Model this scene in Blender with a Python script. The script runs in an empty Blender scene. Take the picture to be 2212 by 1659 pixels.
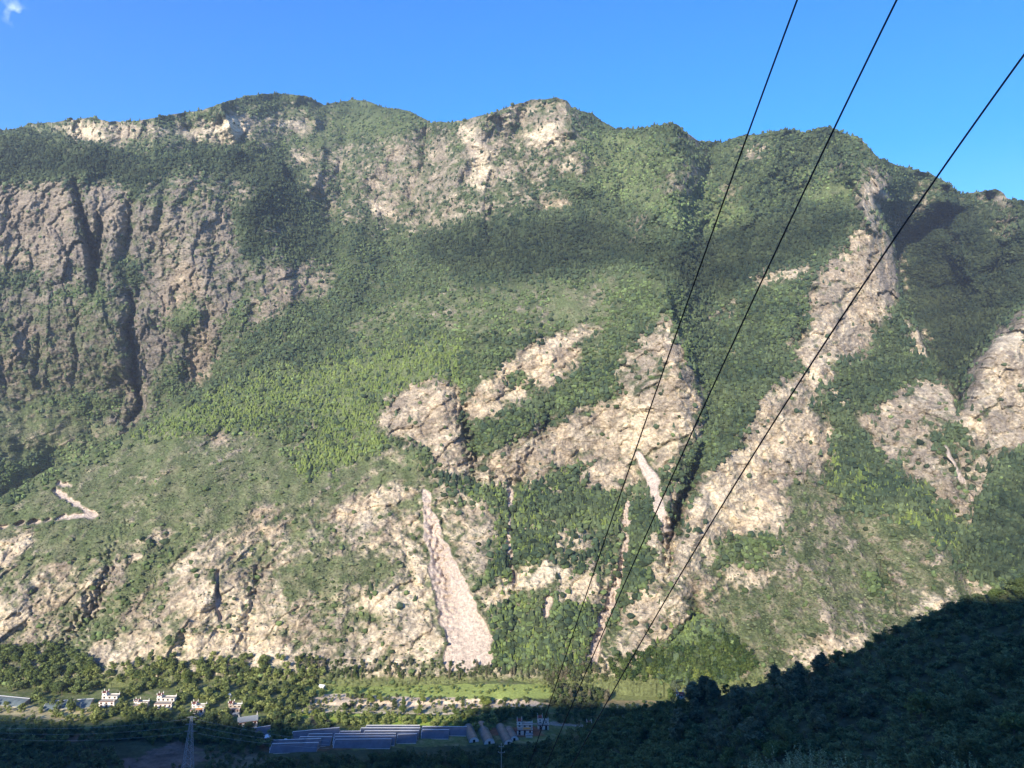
import bpy, math, random
import numpy as np
from mathutils import Vector
rng = np.random.default_rng(7)
random.seed(7)
SC = bpy.context.scene
COL = SC.collection
# ------------------------------------------------------------------ camera
F = 740.0                     # focal length in pixels of a 1024 wide picture
cam_d = bpy.data.cameras.new('camera'); cam = bpy.data.objects.new('camera', cam_d); COL.objects.link(cam)
cam_d.sensor_width = 36.0; cam_d.lens = 36.0 * F / 1024.0
cam_d.clip_start = 0.5; cam_d.clip_end = 20000
cam.location = (0, 0, 0); cam.rotation_euler = (math.radians(90), 0, 0)
SC.camera = cam
# ------------------------------------------------------------------ sun and sky
SUN_A, SUN_E = math.radians(26), math.radians(25)        # sun behind the camera, 26 degrees to its left
TO_SUN = Vector((-math.sin(SUN_A)*math.cos(SUN_E), -math.cos(SUN_A)*math.cos(SUN_E), math.sin(SUN_E)))
W = bpy.data.worlds.new('World'); SC.world = W; W.use_nodes = True
nt = W.node_tree; nt.nodes.clear()
sky = nt.nodes.new('ShaderNodeTexSky'); sky.sky_type = 'NISHITA'; sky.sun_disc = False
sky.sun_elevation = SUN_E; sky.sun_rotation = math.atan2(TO_SUN.x, TO_SUN.y)
sky.altitude = 2200; sky.air_density = 1.0; sky.dust_density = 0.0; sky.ozone_density = 3.0
hs = nt.nodes.new('ShaderNodeHueSaturation'); hs.inputs['Saturation'].default_value = 1.42; hs.inputs['Hue'].default_value = 0.509; hs.inputs['Value'].default_value = 1.06
bg = nt.nodes.new('ShaderNodeBackground'); bg.inputs['Strength'].default_value = 0.125
out = nt.nodes.new('ShaderNodeOutputWorld')
nt.links.new(sky.outputs[0], hs.inputs['Color']); # a small wisp of cloud high on the left
tc = nt.nodes.new('ShaderNodeTexCoord'); wd = Vector((-.672, 1, .502)).normalized()
dt = nt.nodes.new('ShaderNodeVectorMath'); dt.operation = 'DISTANCE'; dt.inputs[1].default_value = wd; nz = nt.nodes.new('ShaderNodeTexNoise'); nz.inputs['Scale'].default_value = 55; nz.inputs['Detail'].default_value = 6
nt.links.new(tc.outputs['Generated'], dt.inputs[0]); nt.links.new(tc.outputs['Generated'], nz.inputs['Vector'])
ma = nt.nodes.new('ShaderNodeMapRange'); ma.inputs[1].default_value = .016; ma.inputs[2].default_value = .004; ma.inputs[3].default_value = 0; ma.inputs[4].default_value = 1; nt.links.new(dt.outputs['Value'], ma.inputs[0])
mb = nt.nodes.new('ShaderNodeMapRange'); mb.inputs[1].default_value = .47; mb.inputs[2].default_value = .72; nt.links.new(nz.outputs[0], mb.inputs[0])
mm = nt.nodes.new('ShaderNodeMath'); mm.operation = 'MULTIPLY'; nt.links.new(ma.outputs[0], mm.inputs[0]); nt.links.new(mb.outputs[0], mm.inputs[1])
cm = nt.nodes.new('ShaderNodeMixRGB'); cm.inputs[2].default_value = (3.4, 4.2, 5.2, 1); nt.links.new(mm.outputs[0], cm.inputs[0]); nt.links.new(hs.outputs[0], cm.inputs[1]); nt.links.new(cm.outputs[0], bg.inputs[0]); nt.links.new(bg.outputs[0], out.inputs[0])
sl = bpy.data.lights.new('sun', 'SUN'); so = bpy.data.objects.new('sun', sl); COL.objects.link(so)
sl.energy = 4.6; sl.angle = math.radians(0.5); sl.color = (1.0, 0.885, 0.72)
so.rotation_euler = (-TO_SUN).to_track_quat('-Z', 'Y').to_euler()
so.location = (0, 0, 500)
SC.view_settings.view_transform = 'Standard'; SC.view_settings.look = 'None'
SC.view_settings.exposure = 1.32; SC.view_settings.gamma = 1.0
HAZE = 0.9e-4
SC.render.engine = 'CYCLES'
SC.cycles.max_bounces = 5; SC.cycles.diffuse_bounces = 3
# ------------------------------------------------------------------ helpers
K = 1024.0/2212.0             # the photograph was measured on a 2212 wide copy
def ray(u, v):                # measured pixel -> direction with y = 1
    return (np.asarray(u)*K-512)/F, (384-np.asarray(v)*K)/F
def at(u, v, Y):
    a, b = ray(u, v); return Vector((float(a*Y), float(Y), float(b*Y)))
def sm(x): x = np.clip(x, 0, 1); return x*x*(3-2*x)
_perm = np.random.default_rng(3).permutation(4096)
def noise(x, y, seed=0):
    xi = np.floor(x).astype(np.int64); yi = np.floor(y).astype(np.int64)
    xf = x-xi; yf = y-yi
    def g(ix, iy, fx, fy):
        h = _perm[(_perm[(ix+seed*131) & 4095]+iy) & 4095]*(2*math.pi/4096)
        return np.cos(h)*fx+np.sin(h)*fy
    u = xf*xf*xf*(xf*(xf*6-15)+10); w = yf*yf*yf*(yf*(yf*6-15)+10)
    a = g(xi, yi, xf, yf); b = g(xi+1, yi, xf-1, yf); c = g(xi, yi+1, xf, yf-1); d = g(xi+1, yi+1, xf-1, yf-1)
    return ((a+(b-a)*u)*(1-w)+(c+(d-c)*u)*w)*1.5
def fbm(x, y, o=4, seed=0, gain=.5):
    s = 0; a = 1; t = 0
    for i in range(o):
        s = s+a*noise(x*2**i, y*2**i, seed+i); t += a; a *= gain
    return s/t*1.3
def ridged(x, y, o=4, seed=0, gain=.5):
    s = 0; a = 1; t = 0
    for i in range(o):
        s = s+a*(1-2*np.abs(noise(x*2**i, y*2**i, seed+i))); t += a; a *= gain
    return s/t
def facets(x, y, seed):
    """cell pattern: tilted facet offset, crack closeness, random value of the cell"""
    xi = np.floor(x).astype(np.int64); yi = np.floor(y).astype(np.int64)
    b1 = np.full(x.shape, 9.); b2 = np.full(x.shape, 9.); off = np.zeros(x.shape); rv = np.zeros(x.shape)
    for dx in (-1, 0, 1):
        for dy in (-1, 0, 1):
            a = _perm[(_perm[(xi+dx+seed*57) & 4095]+yi+dy) & 4095]; c = _perm[(a+77) & 4095]; e = _perm[(c+191) & 4095]; g = _perm[(e+33) & 4095]; h = _perm[(g+5) & 4095]
            px = x-(xi+dx+a/4096.); py = y-(yi+dy+c/4096.); d = np.hypot(px, py)
            k = d < b1; b2 = np.where(k, b1, np.minimum(b2, d)); b1 = np.where(k, d, b1)
            off = np.where(k, (e/4096.-.5)*1.2+px*(g/2048.-1)*1.5+py*(h/2048.-1)*1.1, off); rv = np.where(k, h/4096., rv)
    return off, 1-np.clip((b2-b1)/.14, 0, 1), rv
def inpoly(pts, X, Y):
    r = np.zeros(X.shape, bool); n = len(pts)
    xs = [p[0] for p in pts]; ys = [p[1] for p in pts]
    m = (X > min(xs)) & (X < max(xs)) & (Y > min(ys)) & (Y < max(ys))
    if not m.any(): return r
    x = X[m]; y = Y[m]; q = np.zeros(x.shape, bool)
    for i in range(n):
        x1, y1 = pts[i]; x2, y2 = pts[(i+1) % n]
        if y1 == y2: continue
        c = ((y1 > y) != (y2 > y)) & (x < (x2-x1)*(y-y1)/(y2-y1)+x1); q ^= c
    r[m] = q; return r
def blur(A, n):
    if n < 1: return A
    for ax in (0, 1):
        for _ in range(2):
            P = np.pad(A, [(n+1, n) if k == ax else (0, 0) for k in (0, 1)], mode='edge'); C = np.cumsum(P, axis=ax)
            A = (C[2*n+1:] - C[:-2*n-1])/(2*n+1) if ax == 0 else (C[:, 2*n+1:] - C[:, :-2*n-1])/(2*n+1)
    return A
def polydist(pts, X, Y, amps=None):
    """distance to a polyline, signed + on its right hand (image axes), and the amplitude along it"""
    best = np.full(X.shape, 1e9); sg = np.zeros(X.shape); am = np.zeros(X.shape)
    for i in range(len(pts)-1):
        x1, y1 = pts[i][:2]; x2, y2 = pts[i+1][:2]; dx, dy = x2-x1, y2-y1; L = dx*dx+dy*dy
        t = np.clip(((X-x1)*dx+(Y-y1)*dy)/L, 0, 1)
        px, py = X-(x1+t*dx), Y-(y1+t*dy); d = np.hypot(px, py); k = d < best
        best = np.where(k, d, best); sg = np.where(k, np.sign(dx*py-dy*px), sg)
        if amps: am = np.where(k, amps[i]+(amps[i+1]-amps[i])*t, am)
    return best, sg, am
def mesh_np(name, V, Fc, col=None, mat=None, parent=None, smooth=False, extra=None):
    """numpy vertices and faces (n,3) or (n,4) -> linked mesh object"""
    me = bpy.data.meshes.new(name); V = np.ascontiguousarray(V, dtype=np.float32); Fc = np.ascontiguousarray(Fc, dtype=np.int32)
    k = Fc.shape[1]
    me.vertices.add(len(V)); me.vertices.foreach_set('co', V.ravel())
    me.loops.add(Fc.size); me.loops.foreach_set('vertex_index', Fc.ravel())
    me.polygons.add(len(Fc)); me.polygons.foreach_set('loop_start', np.arange(0, Fc.size, k, dtype=np.int32))
    me.polygons.foreach_set('loop_total', np.full(len(Fc), k, dtype=np.int32))
    me.polygons.foreach_set('use_smooth', np.full(len(Fc), smooth, dtype=bool))
    if col is not None:
        a = me.color_attributes.new('tint', 'FLOAT_COLOR', 'POINT')
        c = np.ones((len(V), 4), dtype=np.float32); c[:, :3] = col; a.data.foreach_set('color', c.ravel())
    for nm, arr in (extra or {}).items():
        a = me.attributes.new(nm, 'FLOAT', 'POINT'); a.data.foreach_set('value', np.ascontiguousarray(arr, dtype=np.float32).ravel())
    me.update(calc_edges=True); me.validate()
    if mat: me.materials.append(mat)
    o = bpy.data.objects.new(name, me); COL.objects.link(o)
    if parent: o.parent = parent
    return o
def tag(o, label=None, cat=None, group=None, kind=None):
    if label: o['label'] = label
    if cat: o['category'] = cat
    if group: o['group'] = group
    if kind: o['kind'] = kind
    return o
def empty(name, loc, rz=0, s=1.0):
    o = bpy.data.objects.new(name, None); COL.objects.link(o); o.location = loc; o.rotation_euler = (0, 0, rz); o.scale = (s, s, s); o.empty_display_size = 1
    return o
class MB:
    """collects boxes, bars and prisms and links them as one mesh"""
    def __init__(s): s.v = []; s.f = []
    def add(s, vs, fs):
        n = len(s.v); s.v += [tuple(p) for p in vs]; s.f += [tuple(i+n for i in f) for f in fs]
    def box(s, x0, x1, y0, y1, z0, z1, tx=0, ty=0):
        s.add([(x0, y0, z0), (x1, y0, z0), (x1, y1, z0), (x0, y1, z0), (x0+tx, y0+ty, z1), (x1-tx, y0+ty, z1), (x1-tx, y1-ty, z1), (x0+tx, y1-ty, z1)],
              [(3, 2, 1, 0), (4, 5, 6, 7), (0, 1, 5, 4), (1, 2, 6, 5), (2, 3, 7, 6), (3, 0, 4, 7)])
    def bar(s, a, b, r, n=4, r2=None):
        a = Vector(a); b = Vector(b); d = (b-a).normalized(); r2 = r if r2 is None else r2
        e = Vector((0, 0, 1)) if abs(d.z) < .9 else Vector((1, 0, 0)); p = d.cross(e).normalized(); q = d.cross(p)
        vs = []
        for c, rr in ((a, r), (b, r2)):
            for i in range(n):
                t = 2*math.pi*(i+.5)/n; vs.append(c+p*(math.cos(t)*rr)+q*(math.sin(t)*rr))
        s.add(vs, [tuple(range(n))[::-1], tuple(range(n, 2*n))]+[(i, (i+1) % n, n+(i+1) % n, n+i) for i in range(n)])
    def build(s, name, mat, parent=None, label=None):
        me = bpy.data.meshes.new(name); me.from_pydata(s.v, [], s.f); me.update()
        import bmesh
        bm = bmesh.new(); bm.from_mesh(me); bmesh.ops.recalc_face_normals(bm, faces=bm.faces); bm.to_mesh(me); bm.free()
        if mat: me.materials.append(mat)
        o = bpy.data.objects.new(name, me); COL.objects.link(o)
        if parent: o.parent = parent
        if label: o['label'] = label
        return o
def copy_tree(o, parent=None):
    c = o.copy(); COL.objects.link(c); c.parent = parent
    for ch in [x for x in o.children]: copy_tree(ch, c)
    return c
# ------------------------------------------------------------------ materials
def mat(name, color=(.5, .5, .5), rough=.85, metal=0, tint=False, nscale=None, namp=.25, bump=0, spec=.3, trans=0):
    m = bpy.data.materials.new(name); m.use_nodes = True; n = m.node_tree; b = n.nodes['Principled BSDF']
    b.inputs['Roughness'].default_value = rough; b.inputs['Metallic'].default_value = metal
    b.inputs['Specular IOR Level'].default_value = spec
    src = None
    if tint:
        a = n.nodes.new('ShaderNodeVertexColor'); a.layer_name = 'tint'; src = a.outputs[0]
    else:
        r = n.nodes.new('ShaderNodeRGB'); r.outputs[0].default_value = (*color, 1); src = r.outputs[0]
    if nscale:
        g = n.nodes.new('ShaderNodeNewGeometry') if tint else n.nodes.new('ShaderNodeTexCoord')
        t = n.nodes.new('ShaderNodeTexNoise'); t.inputs['Scale'].default_value = nscale; t.inputs['Detail'].default_value = 5; t.inputs['Roughness'].default_value = .65
        n.links.new(g.outputs['Position'] if tint else g.outputs['Object'], t.inputs['Vector'])
        mr = n.nodes.new('ShaderNodeMapRange'); mr.inputs[1].default_value = .25; mr.inputs[2].default_value = .75
        mr.inputs[3].default_value = 1-namp; mr.inputs[4].default_value = 1+namp
        n.links.new(t.outputs[0], mr.inputs[0])
        mx = n.nodes.new('ShaderNodeVectorMath'); mx.operation = 'SCALE'
        n.links.new(src, mx.inputs[0]); n.links.new(mr.outputs[0], mx.inputs['Scale']); src = mx.outputs[0]
        if bump:
            bp = n.nodes.new('ShaderNodeBump'); bp.inputs['Strength'].default_value = 1; bp.inputs['Distance'].default_value = bump
            n.links.new(t.outputs[0], bp.inputs['Height']); n.links.new(bp.outputs[0], b.inputs['Normal'])
    n.links.new(src, b.inputs['Base Color'])
    if trans:
        tr = n.nodes.new('ShaderNodeBsdfTranslucent'); ms = n.nodes.new('ShaderNodeMixShader'); ms.inputs[0].default_value = trans
        n.links.new(src, tr.inputs[0]); n.links.new(b.outputs[0], ms.inputs[1]); n.links.new(tr.outputs[0], ms.inputs[2])
        n.links.new(ms.outputs[0], n.nodes['Material Output'].inputs[0])
    return m
M = {}
M['terrain'] = mat('mountain_surface', tint=True, nscale=.42, namp=.5, bump=2.4, rough=.95, spec=.1)
M['ground'] = mat('valley_ground', tint=True, nscale=.5, namp=.4, bump=.5, rough=.95, spec=.1)
M['foliage'] = mat('foliage', tint=True, rough=.8, spec=.12, trans=.3)
M['canopy'] = mat('canopy', tint=True, rough=.9, spec=.08)
M['bark'] = mat('bark', (.13, .10, .075), nscale=3, namp=.3)

def add_cracks(m):
    """fine inclined fractures in the bare rock, felt only where the rock attribute is high"""
    n = m.node_tree; bp = [x for x in n.nodes if x.type == 'BUMP'][0]; g = [x for x in n.nodes if x.type == 'NEW_GEOMETRY'][0]
    at_ = n.nodes.new('ShaderNodeAttribute'); at_.attribute_name = 'rock'
    mp = n.nodes.new('ShaderNodeMapping'); mp.inputs['Rotation'].default_value = (0, math.radians(34), 0); mp.inputs['Scale'].default_value = (.05, .06, .22); n.links.new(g.outputs['Position'], mp.inputs['Vector'])
    wn = n.nodes.new('ShaderNodeTexNoise'); wn.inputs['Scale'].default_value = 1; wn.inputs['Detail'].default_value = 6; wn.inputs['Roughness'].default_value = .62; wn.inputs['Distortion'].default_value = .8; n.links.new(mp.outputs[0], wn.inputs['Vector'])
    a2 = n.nodes.new('ShaderNodeMath'); a2.operation = 'MULTIPLY'; n.links.new(wn.outputs[0], a2.inputs[0]); n.links.new(at_.outputs['Fac'], a2.inputs[1])
    a4 = n.nodes.new('ShaderNodeMath'); a4.operation = 'MULTIPLY_ADD'; a4.inputs[1].default_value = 2.4; n.links.new(a2.outputs[0], a4.inputs[0])
    old = bp.inputs['Height'].links[0].from_socket; n.links.new(old, a4.inputs[2]); n.links.new(a4.outputs[0], bp.inputs['Height'])
add_cracks(M['terrain'])
# ================================================================== the mountain
RIDGE = [(-420,300),(-200,296),(-60,285),(0,281),(45,277),(60,268),(130,262),(200,253),(240,262),(300,262),(370,247),(440,237),(480,222),(530,207),(600,201),(665,208),(700,226),(760,215),(795,218),(830,232),(880,238),(905,252),(935,265),(985,262),(1060,245),(1100,230),(1150,215),(1200,211),(1225,215),(1235,232),(1280,245),(1300,262),(1330,278),(1390,277),(1430,270),(1465,268),(1480,285),(1510,305),(1560,306),(1600,292),(1640,290),(1690,280),(1720,280),(1735,288),(1770,275),(1795,273),(1810,285),(1860,300),(1880,322),(1900,345),(1950,360),(2010,375),(2040,390),(2075,418),(2100,417),(2120,413),(2150,408),(2168,416),(2175,428),(2212,436),(2300,450),(2640,500)]
# columns of the slope profile: (u, [(v, steepness up to that v), ...])
COLS = [
 (-420,[(1400,.35),(1180,.85),(1085,.5),(880,.6),(400,1.9),(290,.8),(270,.8)]),
 (0,[(1400,.35),(1180,.85),(1085,.5),(880,.55),(400,2.2),(290,.75),(270,.8)]),
 (200,[(1400,.35),(1180,.85),(1000,.55),(880,.5),(400,2.2),(330,.8),(253,1.4)]),
 (300,[(1410,.35),(1250,.9),(1150,.6),(940,.6),(870,.45),(420,2.2),(330,.8),(262,1.3)]),
 (420,[(1430,.35),(1250,.9),(1100,.7),(860,.6),(800,.6),(400,2.0),(330,.7),(240,1.3)]),
 (550,[(1430,.35),(1250,.8),(1100,.7),(790,.62),(650,1.2),(420,1.8),(340,.7),(205,1.2)]),
 (700,[(1430,.4),(1250,.9),(1080,.8),(700,.6),(560,.8),(330,.9),(226,.9)]),
 (820,[(1430,.4),(1250,1.),(1060,.9),(900,.7),(650,.5),(480,.8),(350,1.5),(232,1.)]),
 (930,[(1450,.5),(1060,.85),(960,.9),(820,1.1),(650,.5),(470,.8),(300,1.4),(265,1.)]),
 (1040,[(1450,.6),(1200,1.),(1040,.7),(950,2.2),(760,1.3),(650,.5),(600,.5),(450,.9),(290,1.7),(245,1.3)]),
 (1180,[(1450,.6),(1200,1.),(1040,.6),(900,2.0),(720,1.3),(640,.5),(600,.5),(450,.9),(320,1.5),(211,1.9)]),
 (1300,[(1450,.6),(1040,.75),(850,2.0),(700,1.4),(620,.5),(560,.5),(480,1.),(262,1.05)]),
 (1400,[(1450,.6),(1050,.9),(850,2.0),(650,1.6),(570,.5),(480,.9),(277,1.05)]),
 (1460,[(1450,.6),(1150,1.1),(800,1.7),(640,1.5),(268,1.)]),
 (1540,[(1450,.6),(1180,.9),(960,1.4),(800,.9),(600,.8),(306,1.)]),
 (1650,[(1450,.5),(1200,.8),(1000,1.3),(840,1.6),(700,.8),(600,1.4),(450,.8),(290,1.1)]),
 (1780,[(1450,.5),(1150,.7),(1000,.8),(850,1.5),(570,1.8),(450,.7),(275,1.2)]),
 (1900,[(1450,.5),(1100,.65),(900,.9),(700,1.7),(500,2.2),(450,1.),(345,1.6)]),
 (1960,[(1450,.5),(1150,.65),(900,.9),(700,1.4),(560,.7),(360,1.)]),
 (2050,[(1450,.5),(1200,.65),(900,1.1),(820,1.2),(600,.7),(395,.9)]),
 (2110,[(1450,.5),(1200,.7),(1000,.9),(760,1.8),(600,.8),(415,.9)]),
 (2212,[(1450,.5),(1200,.7),(950,1.),(660,2.0),(500,.8),(436,1.)]),
 (2640,[(1450,.5),(1200,.7),(950,1.),(660,1.8),(500,.8),(436,1.)]),
]
VB, YB = 1478.0, 606.0
uu = np.concatenate([np.linspace(-400, -40, 120, endpoint=False), np.arange(-40, 2252, 2.1), np.linspace(2253, 2620, 120)])
NU = len(uu); NR = 620
top = np.interp(uu, [p[0] for p in RIDGE], [p[1] for p in RIDGE]) + 1.6*noise(uu/9, uu*0+.5, 5)+1.5*noise(uu/23, uu*0+.5, 6)
jj = np.linspace(0, 1, NR+1)
U = np.repeat(uu[None, :], NR+1, 0); Vv = top[None, :]+(VB-top[None, :])*jj[:, None]
# depth by integrating the steepness up every column
vg = np.arange(VB, 180, -4.0)
prof = []
for u0, seg in COLS:
    y = YB; ys = [y]
    for i in range(1, len(vg)):
        v = vg[i]; m = seg[-1][1]
        for sv, smm in seg:
            if v >= sv: m = smm; break
        t1 = (vg[i-1]*K-384)/F; t2 = (v*K-384)/F
        y = y*(m+t1)/(m+t2); ys.append(y)
    prof.append(ys)
prof = np.log(np.array(prof)); cu = np.array([c[0] for c in COLS], float)
G = np.empty((len(vg), NU))
for i in range(len(vg)): G[i] = np.interp(uu, cu, prof[:, i])
G = blur(G, 9)
fi = (VB-Vv)/4.0; i0 = np.clip(np.floor(fi).astype(int), 0, len(vg)-2); fr = fi-i0; ci = np.repeat(np.arange(NU)[None], NR+1, 0)
LY = G[i0, ci]*(1-fr)+G[i0+1, ci]*fr
# wobble for crest and gully lines
wu = U+9*fbm(U/60, Vv/60, 3, 11); wv = Vv+9*fbm(U/60+50, Vv/60, 3, 12)
wU2 = U+22*fbm(U/90, Vv/90, 4, 13); wV2 = Vv+22*fbm(U/90+70, Vv/90, 4, 14)
STEPS = [ # crest lines with lower ground hidden behind them: points, amplitude, +1 when the far side is on the right hand going along
 ([(-420,1180),(-100,1110),(0,1085),(130,1010),(280,940),(420,855),(550,780),(700,705),(830,650)],[.3,.3,.3,.3,.28,.22,.12,.04,0],-1,14,260),
 ([(-420,300),(-100,292),(0,288),(60,285),(150,300),(260,325),(330,345),(400,325),(520,318),(600,345),(650,420)],[.22,.22,.2,.18,.12,.08,.05,.08,.1,.06,0],-1,8,200),
 ([(1340,540),(1430,600),(1462,680),(1505,800),(1522,900),(1500,1000),(1462,1100)],[0,.04,.06,.04,.02,.03,0],-1,16,130),
 ([(1462,1110),(1500,1030),(1600,940),(1650,840),(1740,730),(1740,600)],[0,.07,.02,.03,.04,0],-1,16,120),
 ([(1880,420),(1935,530),(1952,640),(2000,740),(2062,860),(2070,910)],[0,.26,.34,.3,.18,0],-1,12,230),
 ([(2400,560),(2212,655),(2130,740),(2085,800),(2068,890)],[.15,.15,.15,.12,0],1,12,160),
 ([(1930,1000),(2000,1100),(2060,1200),(2095,1300)],[0,.05,.07,.06],-1,30,110),
 ([(560,400),(610,520),(640,640),(700,700)],[0,.012,.015,0],-1,35,120),
 ([(1225,205),(1290,300),(1340,420),(1380,520)],[.01,.025,.025,0],-1,40,150),
 ([(930,255),(960,330),(940,450)],[.02,.03,0],1,30,120),
 ([(1480,265),(1520,350),(1560,440)],[.01,.02,0],-1,25,110),
]
eastcliff = blur(inpoly([(2060,900),(2085,800),(2130,740),(2212,655),(2640,560),(2640,1400),(2120,1400)], U, Vv).astype(float), 10)
for pts, am, sg, w, L in STEPS:
    d, s, a = polydist(pts, wu, wv, am); d = d*s*sg
    if L == 230: a = a*(1-eastcliff)
    LY += a*sm(d/w+.5)*np.exp(-np.maximum(d, 0)/L)
GUL = [
 ([(163,395),(180,470),(203,550),(207,625)],[.02,.05,.08,.02],9),
 ([(215,470),(212,560)],[.03,.05],9),
 ([(282,425),(278,520),(262,570)],[.015,.03,0],8),
 ([(285,640),(280,720),(292,800),(300,880),(268,925)],[.02,.05,.05,.03,0],7),
 ([(160,640),(165,750),(160,850)],[.004,.01,0],6),
 ([(60,640),(90,760),(70,850)],[0,.01,0],9),
 ([(455,640),(430,740),(405,830)],[0,.012,.006],18),
 ([(355,380),(350,450),(330,520)],[0,.015,0],10),
 ([(915,1050),(940,1150),(960,1250),(985,1360)],[.005,.02,.02,.005],26),
 ([(1105,1050),(1105,1180),(1110,1300),(1120,1400)],[.02,.02,.02,0],30),
 ([(1355,1060),(1350,1200),(1320,1300),(1285,1430)],[.01,.02,.02,.01],30),
 ([(1440,1250),(1452,1170),(1466,1100),(1500,1035)],[.02,.06,.1,.04],16),
 ([(1500,1270),(1502,1330),(1430,1420)],[.01,.03,.01],14),
 ([(1890,1160),(1930,1260),(1950,1330)],[.005,.015,.01],16),
 ([(1028,1035),(1020,960),(1000,890),(985,810)],[.03,.05,.03,.01],18),
 ([(1062,410),(1055,500),(1040,580)],[.01,.02,0],14),
 ([(830,470),(850,560),(800,650)],[0,.02,0],30),
 ([(1900,480),(1880,560),(1890,640)],[0,.02,0],12),
 ([(640,1130),(560,1250),(520,1400)],[0,.015,.01],25),
 ([(300,1080),(240,1200),(200,1330),(120,1420)],[0,.015,.02,.01],25),
 ([(1200,860),(1180,920),(1120,1040)],[.01,.02,.01],16),
 ([(1760,620),(1740,720),(1700,800)],[.01,.02,.01],16),
 ([(1990,880),(2080,1000),(2110,1130)],[.01,.01,.01],14),
 ([(700,350),(712,480),(740,560)],[0,.015,0],16),
 ([(1180,470),(1230,560)],[.01,0],30),
 ([(1620,330),(1560,470),(1500,600)],[.01,.018,.01],50),
 ([(1740,300),(1700,400),(1640,480)],[.01,.025,.01],45),
 ([(1390,285),(1420,380),(1460,500)],[.01,.018,.01],45),
]
for pts, am, w in GUL:
    d, s, a = polydist(pts, wu+4*noise(U/7, Vv/13, 15), wv, am); LY += a*(1+.5*noise(U/9, Vv/9, 16))*np.exp(-np.abs(d/w)**1.4)

SPURS = [ # sharp spurs (towards us, minus) and side valleys (plus)
 ([(1225,205),(1245,330),(1300,470)],-.026,42),([(1455,262),(1440,390),(1395,520)],-.026,40),([(1800,268),(1845,400),(1880,490)],-.03,40),([(1700,275),(1660,400),(1600,520)],-.024,45),
 ([(1060,240),(1005,340),(960,480)],-.022,40),([(640,200),(700,300),(670,400)],-.022,45),([(880,235),(850,310),(780,400)],-.018,40),([(2050,395),(2070,520),(2110,640)],-.024,40),
 ([(1350,275),(1335,420),(1360,540)],.024,40),([(1545,300),(1515,430),(1515,560)],.03,38),([(930,260),(905,400),(885,540)],.022,40),([(760,222),(745,330),(720,460)],.02,40),([(1750,285),(1745,400),(1700,470)],.022,34),
 ([(480,225),(520,320)],-.02,35),([(400,250),(420,330)],.02,35),([(250,262),(270,330)],.015,30),([(1130,225),(1120,340),(1180,440)],.018,34),([(2140,420),(2160,560),(2110,700)],.022,40),
 ([(1700,1100),(1760,1250),(1790,1400)],-.008,40),([(1830,1080),(1900,1220),(1930,1330)],.012,26),([(1960,1090),(2030,1230),(2040,1350)],-.010,40),([(700,860),(600,1000),(520,1130)],-.010,60),([(840,1000),(760,1100),(700,1260),(640,1420)],.010,45),
 ([(380,1000),(300,1150),(160,1300)],-.010,50),([(560,1130),(420,1300),(340,1440)],-.012,45),([(160,1130),(60,1260),(-20,1400)],-.010,45),([(1560,980),(1500,1150),(1420,1350)],-.012,35),([(1660,900),(1640,1040),(1560,1200)],.010,30)]
for pts, am, w in SPURS:
    d, s, a = polydist(pts, wU2, wv)
    LY += am*(1.8 if abs(am) > .0135 else 1.3)*np.exp(-d/w)*sm((np.array(max(p[1] for p in pts))+60-Vv)/120)*(1+.4*noise(U/30, Vv/30, 18))

# ---------------------------------------------------------------- what covers the slope
# channels: rock cover, paleness, warmth, scree, conifer, larch, broadleaf, scrub, green (0 dark floor .. 1 meadow)
CH = ['rock', 'pale', 'warm', 'scree', 'con', 'lar', 'bro', 'scr', 'grn']
A = {c: np.zeros(U.shape) for c in CH}
A['rock'] += .06; A['pale'] += .5; A['warm'] += .5; A['con'] += .8; A['bro'] += .35; A['grn'] += .2
FOREST = dict(rock=.03, con=1., lar=0, bro=.2, scr=0, grn=.12, scree=0)
DARK = dict(rock=0, con=1.35, lar=0, bro=0, scr=0, grn=0, scree=0)  # dense dark conifers; in places their colour also deepens the shade
BROAD = dict(rock=.04, con=.3, lar=0, bro=1.1, scr=.2, grn=.4, scree=0)
LARCH = dict(rock=.0, con=.16, lar=1.2, bro=.3, scr=.2, grn=.75, scree=0)
SCRUB = dict(rock=.1, con=0, lar=0, bro=.02, scr=.8, grn=.62, scree=0)
SPARSE = dict(rock=.28, con=0, lar=0, bro=.02, scr=.6, grn=.6, scree=0)
def ROCK(r, p, w=.5, con=.25, scr=.15, grn=.35): return dict(rock=r, pale=p, warm=w, con=con, lar=0, bro=.05, scr=scr, grn=grn, scree=0)
SCREE = dict(scree=1., con=0, lar=0, bro=0, scr=.02, rock=0)
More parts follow.
